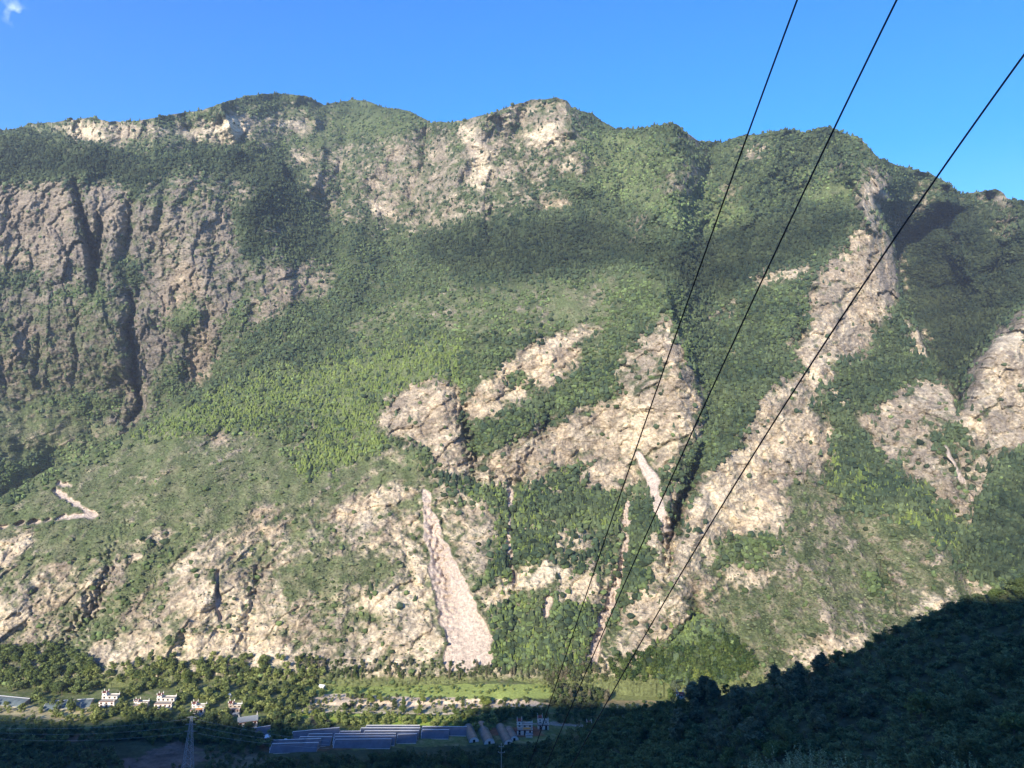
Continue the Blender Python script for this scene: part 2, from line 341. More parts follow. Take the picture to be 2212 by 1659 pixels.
PAINT = [
 # broad zones
 ([(-420,1060),(0,1080),(280,950),(640,900),(900,1000),(1560,1150),(2640,1050),(2640,1500),(-420,1500)], dict(rock=.54,pale=.62,warm=.35,con=0,bro=.05,scr=.6,grn=.7)),
 ([(600,240),(930,260),(960,300),(900,330),(700,330),(600,330)], dict(BROAD, rock=.05)),
 ([(640,320),(930,280),(1080,240),(1250,240),(1300,300),(1150,440),(1000,480),(870,510),(740,480),(650,400)], dict(rock=.36,pale=.5,warm=.35,con=.7,bro=.2,grn=.25)),
 ([(450,560),(640,590),(900,480),(1000,560),(1000,640),(760,700),(560,790),(430,850),(450,800),(560,700)], dict(BROAD,con=.7,grn=.2)),
 ([(1260,280),(1420,300),(1560,400),(1640,480),(1500,520),(1380,450),(1270,400)], dict(BROAD, grn=.75, rock=.05)),
 ([(1550,310),(1800,290),(1880,380),(1820,440),(1640,430),(1560,380)], dict(FOREST, bro=.5, grn=.4)),
 ([(1700,380),(1800,360),(1850,420),(1760,440)], dict(BROAD, grn=.7)),
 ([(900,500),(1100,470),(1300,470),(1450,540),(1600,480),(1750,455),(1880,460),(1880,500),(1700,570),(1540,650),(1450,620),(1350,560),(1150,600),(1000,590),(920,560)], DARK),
 ([(1880,440),(2300,420),(2640,480),(2640,600),(2200,660),(2080,800),(2060,860),(1960,640)], DARK),  # right valley: its shadow is deepened here by darker tree and floor colour
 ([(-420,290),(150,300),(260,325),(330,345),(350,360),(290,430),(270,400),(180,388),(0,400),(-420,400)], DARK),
 ([(330,345),(420,318),(560,318),(640,360),(660,450),(700,560),(600,580),(560,440),(480,375),(400,375),(350,390),(290,430)], dict(FOREST, con=1.2, grn=.05)),
 # rocks on the skyline
 ([(50,275),(200,262),(460,250),(700,235),(720,290),(500,310),(250,320),(100,300)], ROCK(.35,.55,.4,.8)),
 ([(155,272),(200,264),(235,266),(230,300),(170,303),(155,292)], ROCK(.95,.85,.6,.1)),
 ([(235,272),(330,262),(345,280),(300,305),(240,312)], ROCK(.7,.65,.4,.2)),
 ([(465,272),(500,245),(540,262),(548,290),(500,302),(455,290)], ROCK(1.,.9,.6,.02)),
 ([(368,285),(430,268),(475,270),(470,292),(400,302)], ROCK(.85,.75,.2,.1)),
 ([(560,255),(600,245),(690,268),(670,282),(580,290)], ROCK(.55,.65,.3,.3)),
 ([(780,430),(810,350),(850,310),(930,310),(1000,350),(1010,410),(940,440),(880,465),(815,472)], ROCK(.56,.45,.4,.4)),
 ([(800,440),(840,430),(850,460),(815,475)], ROCK(.95,.8,.5,.1)),
 ([(985,272),(1060,250),(1150,220),(1230,222),(1238,280),(1205,322),(1120,290),(1080,320),(1060,345),(1010,330)], ROCK(.6,.5,.4,.35)),
 ([(985,275),(1020,270),(1040,300),(1062,350),(1075,380),(1035,412),(1005,370),(1020,330)], ROCK(.95,.88,.45,.05)),
 ([(1150,270),(1210,262),(1215,312),(1165,318),(1120,300)], ROCK(.95,.8,.45,.05)),
 ([(1050,380),(1110,350),(1125,375),(1070,405)], ROCK(.7,.65,.4,.2)),
 ([(625,332),(665,325),(662,352),(628,352)], ROCK(.85,.7,.6)), ([(690,378),(708,378),(722,478),(702,480)], ROCK(.6,.35,.6)),
 ([(730,320),(760,318),(760,350),(735,350)], ROCK(.5,.6)),
 ([(1160,440),(1195,425),(1235,432),(1228,452),(1190,446),(1165,458)], ROCK(1.,.7,.9,.02)),
 ([(868,495),(935,462),(1010,440),(1020,455),(900,505)], ROCK(.6,.6,.45)), ([(1050,430),(1062,430),(1062,510),(1050,510)], ROCK(.6,.5,.8)),
 ([(1220,355),(1300,340),(1310,355),(1240,385),(1222,378)], ROCK(.5,.65)), ([(1350,482),(1392,472),(1375,502),(1358,502)], ROCK(.8,.6,.6)),
 ([(1425,380),(1490,352),(1530,380),(1480,412),(1430,412)], ROCK(.4,.6)), ([(1600,322),(1665,312),(1650,335),(1610,335)], ROCK(.75,.8)),
 ([(1480,285),(1515,300),(1520,330),(1490,320)], ROCK(.6,.7,.3)), ([(1560,400),(1590,400),(1595,430),(1570,430)], ROCK(.6,.6)),
 ([(1835,420),(1870,380),(1880,358),(1905,375),(1912,410),(1900,450),(1870,470),(1850,445)], ROCK(.95,.75,.4,.05)),
 ([(1855,440),(1900,430),(1905,500),(1880,480)], ROCK(.7,.6,.2)), ([(1865,300),(1885,305),(1890,330),(1870,325)], ROCK(.7,.75)),
 ([(1910,472),(1955,462),(1930,495)], ROCK(.9,.85)), ([(1960,440),(2020,400),(2010,430),(1975,465)], ROCK(.6,.6,.2)),
 ([(2090,425),(2125,415),(2175,415),(2180,440),(2120,442)], ROCK(.7,.6,.3,.1)), ([(2140,495),(2200,465),(2215,475),(2165,525),(2150,515)], ROCK(.8,.6)),
 ([(2045,520),(2070,515),(2060,540)], ROCK(.8,.5,.2)), ([(1830,335),(1845,330),(1800,380),(1790,380)], ROCK(.8,.7,.3)),
 # the left cliff
 ([(-420,400),(0,400),(120,396),(190,386),(285,432),(350,385),(400,370),(480,370),(560,430),(600,500),(610,570),(740,588),(700,640),(560,700),(520,740),(470,760),(440,810),(400,850),(360,900),(270,930),(170,885),(0,880),(-420,880)], ROCK(.6,.06,.1,.22)),
 ([(-100,405),(160,398),(150,470),(160,560),(90,580),(-100,560)], ROCK(.86,.3,.45,.08)),
 ([(190,400),(250,390),(285,440),(270,500),(220,520),(200,450)], ROCK(.86,.36,.35,.08)),
 ([(330,440),(420,390),(480,410),(500,500),(480,580),(430,640),(340,600),(330,520)], ROCK(.66,.3,.3,.15)),
 ([(340,640),(400,560),(440,610),(420,660),(360,690)], ROCK(.92,.42,.75,.05)), ([(430,660),(470,660),(470,780),(410,840),(400,800)], ROCK(.85,.34,.6,.05,.3)),
 ([(380,380),(480,375),(560,440),(500,450),(420,440)], ROCK(.45,.35,.5,.8)),
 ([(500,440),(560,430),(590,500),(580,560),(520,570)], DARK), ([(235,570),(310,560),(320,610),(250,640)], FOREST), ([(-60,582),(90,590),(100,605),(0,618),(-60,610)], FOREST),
 ([(350,690),(430,640),(445,690),(370,720)], BROAD), ([(470,690),(560,615),(550,680),(480,740)], BROAD), ([(90,640),(180,610),(260,640),(180,700),(90,700)], dict(BROAD,rock=.3)),
 ([(-420,640),(80,650),(260,700),(280,880),(170,885),(0,880),(-420,880)], ROCK(.42,-.1,.4,.2,.7,.3)),  # lower cliff: its shade is put into a darker rock colour
 ([(50,880),(140,850),(280,860),(260,900),(120,900)], dict(BROAD,rock=.1)), ([(330,790),(400,770),(400,850),(340,900),(310,900)], BROAD),
 ([(-420,870),(0,880),(170,885),(270,935),(260,955),(130,1005),(0,1075),(-420,1170)], dict(SCRUB,rock=.12,grn=.5)),
 ([(-100,1020),(150,960),(330,930),(280,955),(130,1020),(0,1090),(-100,1110)], dict(BROAD,grn=.7)),
 ([(290,800),(312,830),(310,870),(290,900),(268,915),(290,870)], ROCK(.8,.35,.5,0,0)), ([(610,560),(740,590),(690,640),(560,700),(540,660)], ROCK(.62,.42,.5,.3)),
 ([(0,780),(60,700),(80,680),(40,760),(0,830)], ROCK(.9,.36,.7,0,0)),
 # shoulder, larch plantation, meadow slope
 ([(750,700),(880,640),(1100,620),(1350,590),(1440,620),(1440,690),(1320,700),(1170,720),(1000,730),(760,740)], dict(rock=.12,pale=.45,con=.1,bro=.75,scr=.8,grn=.55,lar=.05)),
 ([(1190,630),(1300,620),(1310,680),(1170,700)], dict(SCRUB,rock=.18,grn=.75,warm=.8)),
 ([(1330,580),(1400,570),(1450,620),(1440,680),(1360,700),(1330,720),(1340,650)], BROAD),
 ([(270,950),(420,862),(560,795),(800,735),(960,722),(1015,760),(1015,830),(870,880),(850,960),(770,1030),(700,1100),(640,1080),(640,990),(560,930),(430,935),(330,945)], LARCH),
 ([(560,790),(760,745),(900,690),(1000,730),(760,760),(560,830)], dict(LARCH,con=.6,bro=.5,lar=.5,grn=.4)),
 ([(560,905),(650,880),(690,930),(640,1010),(590,960)], dict(BROAD,rock=.15,scr=.6,lar=.3)),
 ([(-420,1180),(0,1085),(130,1020),(280,955),(430,940),(600,940),(650,1040),(640,1100),(600,1150),(480,1160),(300,1200),(100,1220),(-420,1260)], dict(SCRUB,rock=.08)),
 ([(640,1040),(850,960),(900,970),(930,1050),(880,1050),(700,1110),(640,1120)], dict(SPARSE,rock=.2)),
 ([(450,940),(488,935),(492,955),(470,968),(450,960)], ROCK(1.,.6,.8,0,0)), ([(735,945),(790,930),(770,955)], ROCK(.8,.75)),
 ([(540,1100),(600,1090),(640,1140),(560,1170),(480,1170)], ROCK(.6,.65,.8,0,.4)),
 # lower left slopes
 ([(320,1165),(355,1148),(380,1165),(365,1215),(340,1200)], ROCK(.9,.75)), ([(360,1225),(430,1175),(470,1150),(500,1175),(480,1225),(400,1250)], ROCK(.92,.85,.6,0,.1)),
 ([(350,1265),(420,1260),(500,1240),(545,1280),(600,1370),(560,1400),(460,1370),(380,1330)], ROCK(.72,.85,.5,0,.3)),
 ([(-60,1200),(40,1150),(85,1155),(60,1190),(0,1235),(-60,1260)], ROCK(.85,.9,.5,0,.2)), ([(-60,1290),(0,1290),(75,1335),(60,1355),(0,1372),(-60,1372)], ROCK(.95,.9,.5,0,.1)),
 ([(180,1405),(320,1365),(470,1370),(560,1395),(660,1400),(650,1450),(440,1430),(250,1440)], ROCK(.85,.88,.5,0,.2)),
 ([(640,1400),(740,1370),(900,1290),(930,1330),(955,1440),(640,1445)], ROCK(.68,.7,.45,0,.4)), ([(60,1240),(180,1235),(240,1290),(180,1320),(90,1330)], ROCK(.6,.7,.5,0,.4)),
 ([(230,1230),(280,1225),(270,1330),(235,1320)], ROCK(.75,.5,.3,0,.3)),
 ([(705,1110),(790,1065),(870,1042),(905,1062),(850,1085),(790,1120),(740,1135)], ROCK(.93,.72,.7,0,.1)), ([(770,1180),(880,1110),(930,1150),(922,1290),(850,1230),(780,1210)], ROCK(.62,.7,.55,0,.5)),
 ([(590,1240),(700,1200),(880,1220),(800,1270),(620,1310)], dict(SCRUB,rock=.08,scr=1,grn=.6)), ([(760,1290),(900,1270),(925,1290),(870,1310),(760,1310)], ROCK(.85,.85)),
 ([(200,1380),(230,1300),(330,1190),(380,1160),(400,1190),(290,1290),(240,1380),(120,1440),(80,1440)], dict(SCRUB,scr=.9,bro=.2,rock=.05,grn=.6)),
 ([(0,1370),(120,1400),(60,1440),(0,1440)], ROCK(.55,.45,.3,0,.5)), ([(340,1380),(380,1370),(395,1400),(350,1408)], dict(SCRUB,rock=0)),
 ([(120,1040),(150,1038),(160,1050),(135,1062)], SCREE),
 # the central cliff
 ([(900,1000),(1030,1040),(1100,1060),(1330,1060),(1450,1000),(1480,1100),(1440,1250),(1300,1440),(1060,1440),(1040,1300),(960,1100)], dict(rock=.36,pale=.6,con=.3,bro=.3,scr=.5,grn=.5)),
 ([(805,920),(830,880),(870,840),(935,808),(985,830),(1000,900),(1030,990),(1032,1042),(960,1015),(900,960),(830,940)], ROCK(.82,.66,.6,.05,.25)),
 ([(1005,865),(1080,800),(1150,740),(1240,710),(1320,695),(1300,740),(1230,800),(1150,850),(1060,910),(1010,905)], ROCK(.88,.72,.75,.05,.1)),
 ([(1035,1038),(1050,975),(1150,930),(1250,890),(1335,850),(1330,790),(1400,720),(1445,670),(1480,740),(1520,850),(1512,950),(1440,1010),(1350,1055),(1262,1062),(1250,1000),(1130,1050)], ROCK(.85,.66,.55,.05,.12)),
 ([(1190,860),(1200,830),(1270,785),(1330,800),(1342,850),(1240,890),(1195,875)], BROAD), ([(1010,950),(1060,910),(1170,862),(1205,880),(1140,930),(1050,982),(1025,988)], BROAD),
 ([(1000,760),(1060,740),(1130,740),(1080,795),(1015,850),(985,800)], BROAD), ([(1250,740),(1330,700),(1370,700),(1330,770),(1260,780)], BROAD), ([(1100,800),(1150,800),(1150,840),(1080,850)], dict(BROAD,rock=.3)),
 ([(1340,770),(1400,740),(1450,800),(1400,850),(1350,850)], ROCK(.6,.5,.3,.2)), ([(1360,850),(1420,880),(1400,980),(1350,1000),(1330,900)], ROCK(.97,.85,.6,0,.05)),
 ([(1225,925),(1290,900),(1300,940),(1250,980)], ROCK(.95,.8,.3,0,.05)), ([(1380,600),(1440,600),(1500,790),(1520,850),(1490,790),(1450,700)], BROAD),
 ([(1450,680),(1470,660),(1520,780),(1545,860),(1560,950),(1500,1030),(1480,1050),(1520,960),(1528,880),(1490,780)], BROAD),
 ([(1100,1060),(1170,1040),(1245,995),(1262,1068),(1340,1060),(1330,1150),(1200,1160),(1150,1220),(1070,1290),(1060,1150),(1020,1060),(985,1035)], dict(FOREST,rock=.1,bro=.6,con=.75,lar=.5,grn=.5)),
 ([(980,1085),(1080,1110),(1060,1230),(1010,1240),(970,1180)], ROCK(.72,.55,.4,0,.35)), ([(1010,1070),(1050,1080),(1040,1110),(1005,1100)], ROCK(.9,.85)),
 ([(1045,1300),(1090,1250),(1190,1212),(1235,1238),(1160,1262),(1100,1288),(1065,1330),(1047,1315)], ROCK(1.,1.1,.4,0,0)), ([(1230,1240),(1320,1235),(1300,1290),(1200,1330),(1190,1290)], ROCK(.72,.7,.5,0,.3)),
 ([(1180,1165),(1290,1130),(1300,1150),(1250,1195),(1190,1200)], ROCK(.7,.72)), ([(1060,1310),(1110,1275),(1150,1300),(1280,1300),(1275,1380),(1290,1440),(1060,1440)], dict(BROAD,rock=.2,bro=.8,scr=.5,grn=.6,lar=.2)),
 ([(1300,1340),(1420,1270),(1500,1270),(1490,1330),(1430,1400),(1290,1430)], ROCK(.8,.65,.5,0,.25)), ([(1360,1080),(1440,1110),(1450,1180),(1370,1290),(1310,1350),(1345,1200)], dict(FOREST,bro=.8,grn=.4)),
 ([(1370,1010),(1400,1000),(1440,1080),(1420,1060)], dict(BROAD)),
 ([(1400,1140),(1470,1160),(1700,1130),(1710,1200),(1560,1230),(1510,1290),(1440,1420),(1290,1430),(1330,1330),(1400,1250)], ROCK(.68,.62,.45,.04,.4)),
 # the right spur
 ([(1480,1105),(1500,1040),(1600,960),(1650,850),(1740,800),(1700,740),(1740,640),(1800,560),(1900,495),(1938,540),(1952,640),(1900,700),(1860,780),(1760,850),(1800,950),(1790,1030),(1700,1050),(1700,1120),(1600,1170),(1450,1210)], ROCK(.88,.64,.45,.08,.15)),
 ([(1490,1080),(1560,1000),(1680,900),(1700,960),(1640,1000),(1600,1050),(1560,1110),(1480,1130)], ROCK(.9,.82,.5,.02,.1)), ([(1560,1110),(1640,1070),(1700,1090),(1640,1140),(1570,1150)], ROCK(.92,.85,.6,.02,.1)),
 ([(1680,970),(1740,960),(1790,1000),(1780,1040),(1700,1040)], ROCK(.85,.45,.3,.05)), ([(1790,830),(1840,850),(1822,882),(1800,870)], ROCK(1.,.95,.6,0,0)),
 ([(1850,500),(1935,520),(1950,640),(1900,700),(1870,600)], ROCK(.85,.45,.3,.1)), ([(1500,650),(1690,600),(1710,760),(1650,850),(1560,960),(1530,900),(1500,760)], dict(FOREST,bro=.7,con=.8)),
 ([(1610,605),(1650,590),(1760,572),(1750,592),(1640,622)], ROCK(.95,.85,.6,.02)), ([(1530,680),(1600,640),(1610,660),(1540,710)], ROCK(.6,.5,.4,.3)), ([(1540,760),(1600,740),(1590,770)], ROCK(.5,.5)),
 ([(1650,620),(1740,610),(1750,700),(1700,760),(1660,720)], dict(BROAD,con=.7)), ([(1830,500),(1890,500),(1880,540),(1840,530)], ROCK(.9,.8,.5)),
 ([(1850,780),(1960,790),(1950,890),(1860,900),(1790,830),(1800,770)], dict(FOREST,bro=.6)), ([(1955,650),(1985,700),(2050,830),(1960,830),(1930,760)], dict(FOREST,bro=.5)),
 ([(1965,695),(1992,710),(1998,760),(1975,770)], ROCK(.95,.7,.4,0)), ([(1850,910),(1950,840),(2055,818),(2070,905),(2010,940),(2100,1080),(2110,1140),(1980,1050),(1900,980)], ROCK(.82,.52,.3,.15,.3)),
 ([(1960,830),(2040,820),(2060,860),(1990,870)], ROCK(.8,.75,.5)), ([(2085,800),(2140,725),(2212,655),(2640,560),(2640,1000),(2212,970),(2130,970),(2072,930)], ROCK(.85,.55,.25,.1,.2)),
 ([(2120,760),(2212,700),(2212,860),(2150,880),(2120,820)], ROCK(.95,.72,.35,.05,.1)), ([(2080,900),(2120,890),(2140,940),(2080,930)], ROCK(.98,.9,.5,0,0)),
 ([(1800,960),(1850,1000),(2000,1050),(2110,1180),(2100,1210),(2000,1160),(1880,1080),(1800,1090),(1780,1040)], dict(FOREST,con=.8,lar=.8,grn=.5,bro=0)),
 ([(1700,1050),(1790,1040),(1830,1100),(1980,1130),(2085,1230),(2080,1350),(1900,1440),(1500,1450),(1500,1230),(1700,1180)], dict(SCRUB,rock=.27,pale=.35,scr=1.1,grn=.42)),
 ([(1540,1180),(1640,1150),(1700,1160),(1650,1220),(1560,1250)], dict(BROAD,con=.4)), ([(1860,1240),(1910,1250),(1910,1290),(1870,1280)], BROAD),
 ([(1500,1260),(1600,1220),(1700,1245),(1650,1280),(1560,1290),(1500,1330)], ROCK(.6,.72,.5,0,.5)), ([(1690,1410),(1760,1390),(1900,1360),(1850,1410),(1740,1440)], ROCK(.75,.75,.5,0,.2)),
 ([(1985,1265),(2040,1260),(2030,1330),(1995,1330)], ROCK(.6,.65,.5,0,.5)),
 ([(2060,990),(2640,980),(2640,1260),(2110,1260),(2060,1200),(2110,1150)], dict(FOREST,bro=.6,grn=.3)), ([(2060,960),(2180,980),(2110,1100),(2050,1040)], ROCK(.5,.5,.3,.3,.3)),
 ([(1405,1420),(1440,1380),(1500,1330),(1580,1400),(1570,1500),(1430,1490)], dict(BROAD,rock=0,bro=1.3,lar=.4,grn=.5)),
 # fresh slides
 ([(910,1052),(926,1062),(946,1120),(974,1200),(1010,1260),(1040,1330),(1068,1385),(1060,1432),(968,1455),(953,1340),(930,1250),(922,1180)], SCREE),
 ([(1372,1000),(1392,985),(1428,1040),(1432,1110),(1456,1150),(1440,1156),(1413,1112),(1405,1060)], SCREE),
]
LINES = [([(120,1060),(150,1080),(205,1112)],5,SCREE),([(205,1112),(100,1122),(0,1138),(-60,1142)],3.2,SCREE),([(1352,1085),(1352,1180),(1330,1270)],6,SCREE),([(1330,1270),(1300,1350),(1275,1430)],10,SCREE),([(1100,1060),(1098,1180),(1112,1260)],5,SCREE),([(1185,1290),(1178,1330)],7,SCREE),
 ([(470,1230),(475,1340)],3,SCREE),([(2040,960),(2075,1030),(2100,1080)],3,SCREE),([(1382,985),(1412,1050),(1425,1105),(1452,1158)],8,SCREE)]
e1 = U+11*fbm(U/38, Vv/38, 4, 21)+3*noise(U/7, Vv/7, 22); e2 = Vv+9*fbm(U/38+90, Vv/38, 4, 23)+3*noise(U/7+31, Vv/7, 24)
def soft(mask_args):
    return
for pts, d in PAINT:
    m = inpoly(pts, e1, e2)
    for k, val in d.items(): A[k][m] = val
for pts, w, d in LINES:
    dd, _, _ = polydist(pts, U+4*noise(U/20, Vv/20, 25), Vv+4*noise(U/20, Vv/20, 26)); m = dd < w+1.0
    for k, val in d.items(): A[k][m] = val
for c in CH:
    A[c] = blur(A[c], {'scree': 2, 'rock': 6, 'con': 9}.get(c, 4))
Y0 = np.exp(LY); rx, rz = ray(U, Vv)
X0, Z0 = rx*Y0, rz*Y0
A['scree'] = sm((A['scree']-.5+.4*noise(X0/7, Z0/12, 28)*(A['scree'] < .98))/.35+.5)
rockz = sm(A['rock']*1.4)*(1-A['scree'])
upm = sm((900-Vv)/400)
big = ridged(X0/230, Z0/300, 3, 31)*(18+14*upm)+fbm(X0/420, Z0/420, 3, 34)*45+upm*38*ridged((X0+.35*Z0)/330, Z0/900, 3, 37)
rill = ridged((X0+.25*Z0)/70, Z0/260, 4, 41)*11
sx, sy = (X0*.83+Z0*.56), (-X0*.56+Z0*.83)
wx, wy = 6*fbm(X0/25, Z0/25, 3, 52), 6*fbm(X0/25+9, Z0/25, 3, 53)
f1, c1, r1 = facets((sx+wx)/58, (sy+wy)/30, 1); f2, c2, r2 = facets((sx+wx)/22, (sy+wy)/12, 2); f3, c3, r3 = facets((X0+wx)/8, (Z0+wy)/7, 3)
fac = f1*5.5+f2*4.2+f3*1.9+c1*2.2+c2*1.5
vw = np.maximum(inpoly([(-420,370),(770,370),(770,640),(420,900),(-420,900)], U, Vv), Vv < 560).astype(float); vw = blur(vw, 6)
g1_, k1, q1 = facets((X0+wx)/26, (Z0+wy)/75, 7); g2_, k2, q2 = facets((X0+wx)/9, (Z0+wy)/30, 8)
vert = g1_*5+g2_*2.2+k1*3.2+k2*1.4+ridged((X0+wx)/30, (Z0+wy)/80, 4, 55, .55)*4
fac = fac*(1-.7*vw)*(1-.4*sm((Vv-1000)/150))+vert*vw
crag = fac+(.55-.3*vw)*ridged(X0/48, Z0/70, 5, 51, .6)*6.5+.5*ridged(sx/70, sy/8, 3, 57)*3+.5*ridged((X0+1.1*Z0)/20, (Z0-.5*X0)/60, 4, 61, .6)*5
fine = fbm(X0/9, Z0/9, 3, 71)*1.5+noise(X0/3.1, Z0/2.6, 75)*.9
amp = np.minimum(1, (VB-Vv)/120+.1)*np.minimum(1, Y0/1000)
dY = amp*(big+rill*(.5+.5*rockz)+crag*(.22+.85*rockz)+fine*(.4+rockz))*(1-.9*A['scree'])
Y1 = Y0+dY
MX, MY, MZ = rx*Y1, Y1, rz*Y1
# local steepness decides where soil clings
gz = np.gradient(MZ, axis=0); gy = np.gradient(MY, axis=0); steep = np.arctan2(np.abs(gz), np.abs(gy)+1e-3)
steep = blur(steep, 1); rel = steep-blur(steep, 12)
n1 = fbm(X0/16, Z0/12, 4, 81, .65); n2 = fbm(X0/60, Z0/45, 3, 82); n3 = fbm(X0/6, Z0/5, 2, 83)
n4 = fbm(sx/26, sy/6.5, 4, 84, .6)
rk = sm((A['rock']-.5+.5*n1+.3*n2+.26*n3+.4*n4+.55*np.clip(rel, -.6, .6))/.7+.5)*(1-A['scree'])
rk = np.where(A['rock'] < .07, rk*.3, rk)
def C(a, b, t): t = np.clip(t, 0, 1)[..., None]; return np.array(a)*(1-t)+np.array(b)*t
low = sm((Vv-960)/250)
pl = np.clip(A['pale']+.1*low+.08*sm((Vv-620)/100)*(U > 780)+(.42-.14*low)*fbm(X0/22+9, Z0/17, 4, 91, .65)+.2*fbm(X0/5, Z0/3.6, 2, 92)+.30*fbm(sx/15, sy/3.2, 4, 101, .65)+.2*(r2-.5)+.16*(r1-.5)+.16*(r3-.5), 0, 1.2)
rock_c = C((.185,.163,.145), (.31,.27,.225), pl/.6); rock_c = np.where((pl > .6)[..., None], C((.31,.27,.225), (.66,.585,.46), (pl-.6)/.5), rock_c)
wm = np.clip(A['warm']+.35*fbm(X0/40, Z0/40, 3, 93), 0, 1)[..., None]
rock_c = rock_c*(np.array((.98,.99,1.02))*(1-wm)+np.array((1.08,.99,.89))*wm)
gn = np.clip(A['grn']+.35*fbm(X0/30, Z0/24, 4, 94), 0, 1)
veg_c = C((.036,.052,.026), (.145,.18,.08), gn)
dry = np.clip(fbm(X0/18+40, Z0/13, 4, 95)*1.2+.2, 0, 1)*A['scr']
veg_c = veg_c*(1-dry[..., None]*.55)+np.array((.30,.27,.185))*dry[..., None]*.55
scr_c = np.array((.52,.435,.365))*(1-.15*np.exp(-(polydist([(965,1250),(985,1330),(1010,1450)], U+6*noise(U/12, Vv/12, 29), Vv)[0]/5)**2)[..., None])*(1+.1*fbm(X0/4, Z0/22, 3, 96)[..., None]+.04*n3[..., None])
n5 = noise(X0/2.4, Z0/1.9, 99)[..., None]; n6 = noise(X0/4.6, Z0/2.4, 100)[..., None]
veg_c = veg_c*(1+.3*n5+.25*n6); rock_c = rock_c*(1+.16*n5+.2*n6)*np.array((1., 1., .96))
col = veg_c*(1-rk[..., None])+rock_c*rk[..., None]; sc = A['scree'][..., None]; col = col*(1-sc)+scr_c*sc
ft = sm((Vv-1455+10*fbm(U/14, Vv/14, 3, 145))/14)[..., None]; col = col*(1-ft)+np.array((.15,.175,.075))*(1+.3*n5)*ft
col = np.clip(col, .01, .8)
# backs and foot so that the mountain is solid
def row(f, dz): return np.stack([MX[0]*f, MY[0]*f, MZ[0]*1.0+dz], -1)
P = np.stack([MX, MY, MZ], -1)
back = [row(1.9, -1300), row(1.35, -420), row(1.1, -60), row(1.02, -4)]
foot = np.stack([MX[-1]*.985, MY[-1]*.985, MZ[-1]-18], -1)
PA = np.concatenate([np.stack(back), P, foot[None]], 0)
CA = np.concatenate([np.repeat(np.broadcast_to((.06,.08,.04), (1, NU, 3)), 4, 0), col, col[-1:]], 0)
def gridfaces(nr, nc):
    i = np.arange(nr*nc).reshape(nr, nc)
    return np.stack([i[:-1, :-1].ravel(), i[1:, :-1].ravel(), i[1:, 1:].ravel(), i[:-1, 1:].ravel()], -1)
mt = mesh_np('mountain', PA.reshape(-1, 3), gridfaces(PA.shape[0], NU), CA.reshape(-1, 3), M['terrain'], smooth=True, extra={'rock': np.concatenate([np.zeros((4, NU)), rk, np.zeros((1, NU))], 0)})
tag(mt, kind='structure', label='steep rocky mountain side with cliffs, slides and forest', cat='mountain')

# ---------------------------------------------------------------- vegetation on the slope
def sample(n, dens, gamma=None):
    """random points on the slope, kept with probability dens"""
    fu = rng.uniform(0, NU-1.001, n); fv = rng.uniform(0, NR-.001, n)
    a = fu.astype(int); b = fv.astype(int); p = dens[b, a]
    k = rng.random(n) < p; fu, fv, a, b = fu[k], fv[k], a[k], b[k]
    s = (fu-a)[:, None]; t = (fv-b)[:, None]
    pos = P[b, a]*(1-s)*(1-t)+P[b, a+1]*s*(1-t)+P[b+1, a]*(1-s)*t+P[b+1, a+1]*s*t
    return pos, a, b
CONE_V = np.array([(math.cos(i*2*math.pi/5)*.42, math.sin(i*2*math.pi/5)*.42, .06) for i in range(5)]+[(0, 0, .72)]+[(math.cos((i+.5)*2*math.pi/5)*.27, math.sin((i+.5)*2*math.pi/5)*.27, .42) for i in range(5)]+[(0, 0, 1.05)])
CONE_F = np.array([(i, (i+1) % 5, 5) for i in range(5)]+[(6+i, 6+(i+1) % 5, 11) for i in range(5)])
ph = (1+5**.5)/2
ICO_V = np.array([(-1,ph,0),(1,ph,0),(-1,-ph,0),(1,-ph,0),(0,-1,ph),(0,1,ph),(0,-1,-ph),(0,1,-ph),(ph,0,-1),(ph,0,1),(-ph,0,-1),(-ph,0,1)])/math.hypot(1, ph)*.5
ICO_F = np.array([(0,11,5),(0,5,1),(0,1,7),(0,7,10),(0,10,11),(1,5,9),(5,11,4),(11,10,2),(10,7,6),(7,1,8),(3,9,4),(3,4,2),(3,2,6),(3,6,8),(3,8,9),(4,9,5),(2,4,11),(6,2,10),(8,6,7),(9,8,1)])
BLOB_V = ICO_V*np.array((1, 1, .85))+np.array((0, 0, .32))
def scatter(tv, tf, pos, h, w, cols, jit=.22):
    n = len(pos); th = rng.uniform(0, 6.283, n); c, s = np.cos(th)[:, None], np.sin(th)[:, None]
    j = 1+rng.normal(0, jit, (n, len(tv)))
    x = tv[None, :, 0]*w[:, None]*j; y = tv[None, :, 1]*w[:, None]*j; z = tv[None, :, 2]*h[:, None]*(1+.4*(j-1))
    V = np.stack([x*c-y*s+pos[:, None, 0], x*s+y*c+pos[:, None, 1], z+pos[:, None, 2]], -1)
    Fc = tf[None]+(np.arange(n)*len(tv))[:, None, None]
    cc = np.repeat(cols[:, None, :], len(tv), 1)
    return V.reshape(-1, 3), Fc.reshape(-1, 3), cc.reshape(-1, 3)
def tint(n, a, b, v=.25):
    t = rng.random((n, 1)) if n != len(pos) else np.clip(.5+.9*fbm(pos[:, 0]/45, pos[:, 2]/30, 3, 140)[:, None]+rng.normal(0, .22, (n, 1)), 0, 1.15); c = np.array(a)*(1-t)+np.array(b)*t
    return c*(1+rng.normal(0, v, (n, 1))).clip(.45, 1.7)
norock = (1-.93*rk)*(1-.97*np.clip(A['scree']*1.4, 0, 1))
clump = np.clip(.75+.8*fbm(X0/28, Z0/22, 3, 97), .12, 1)
inview = 1.0
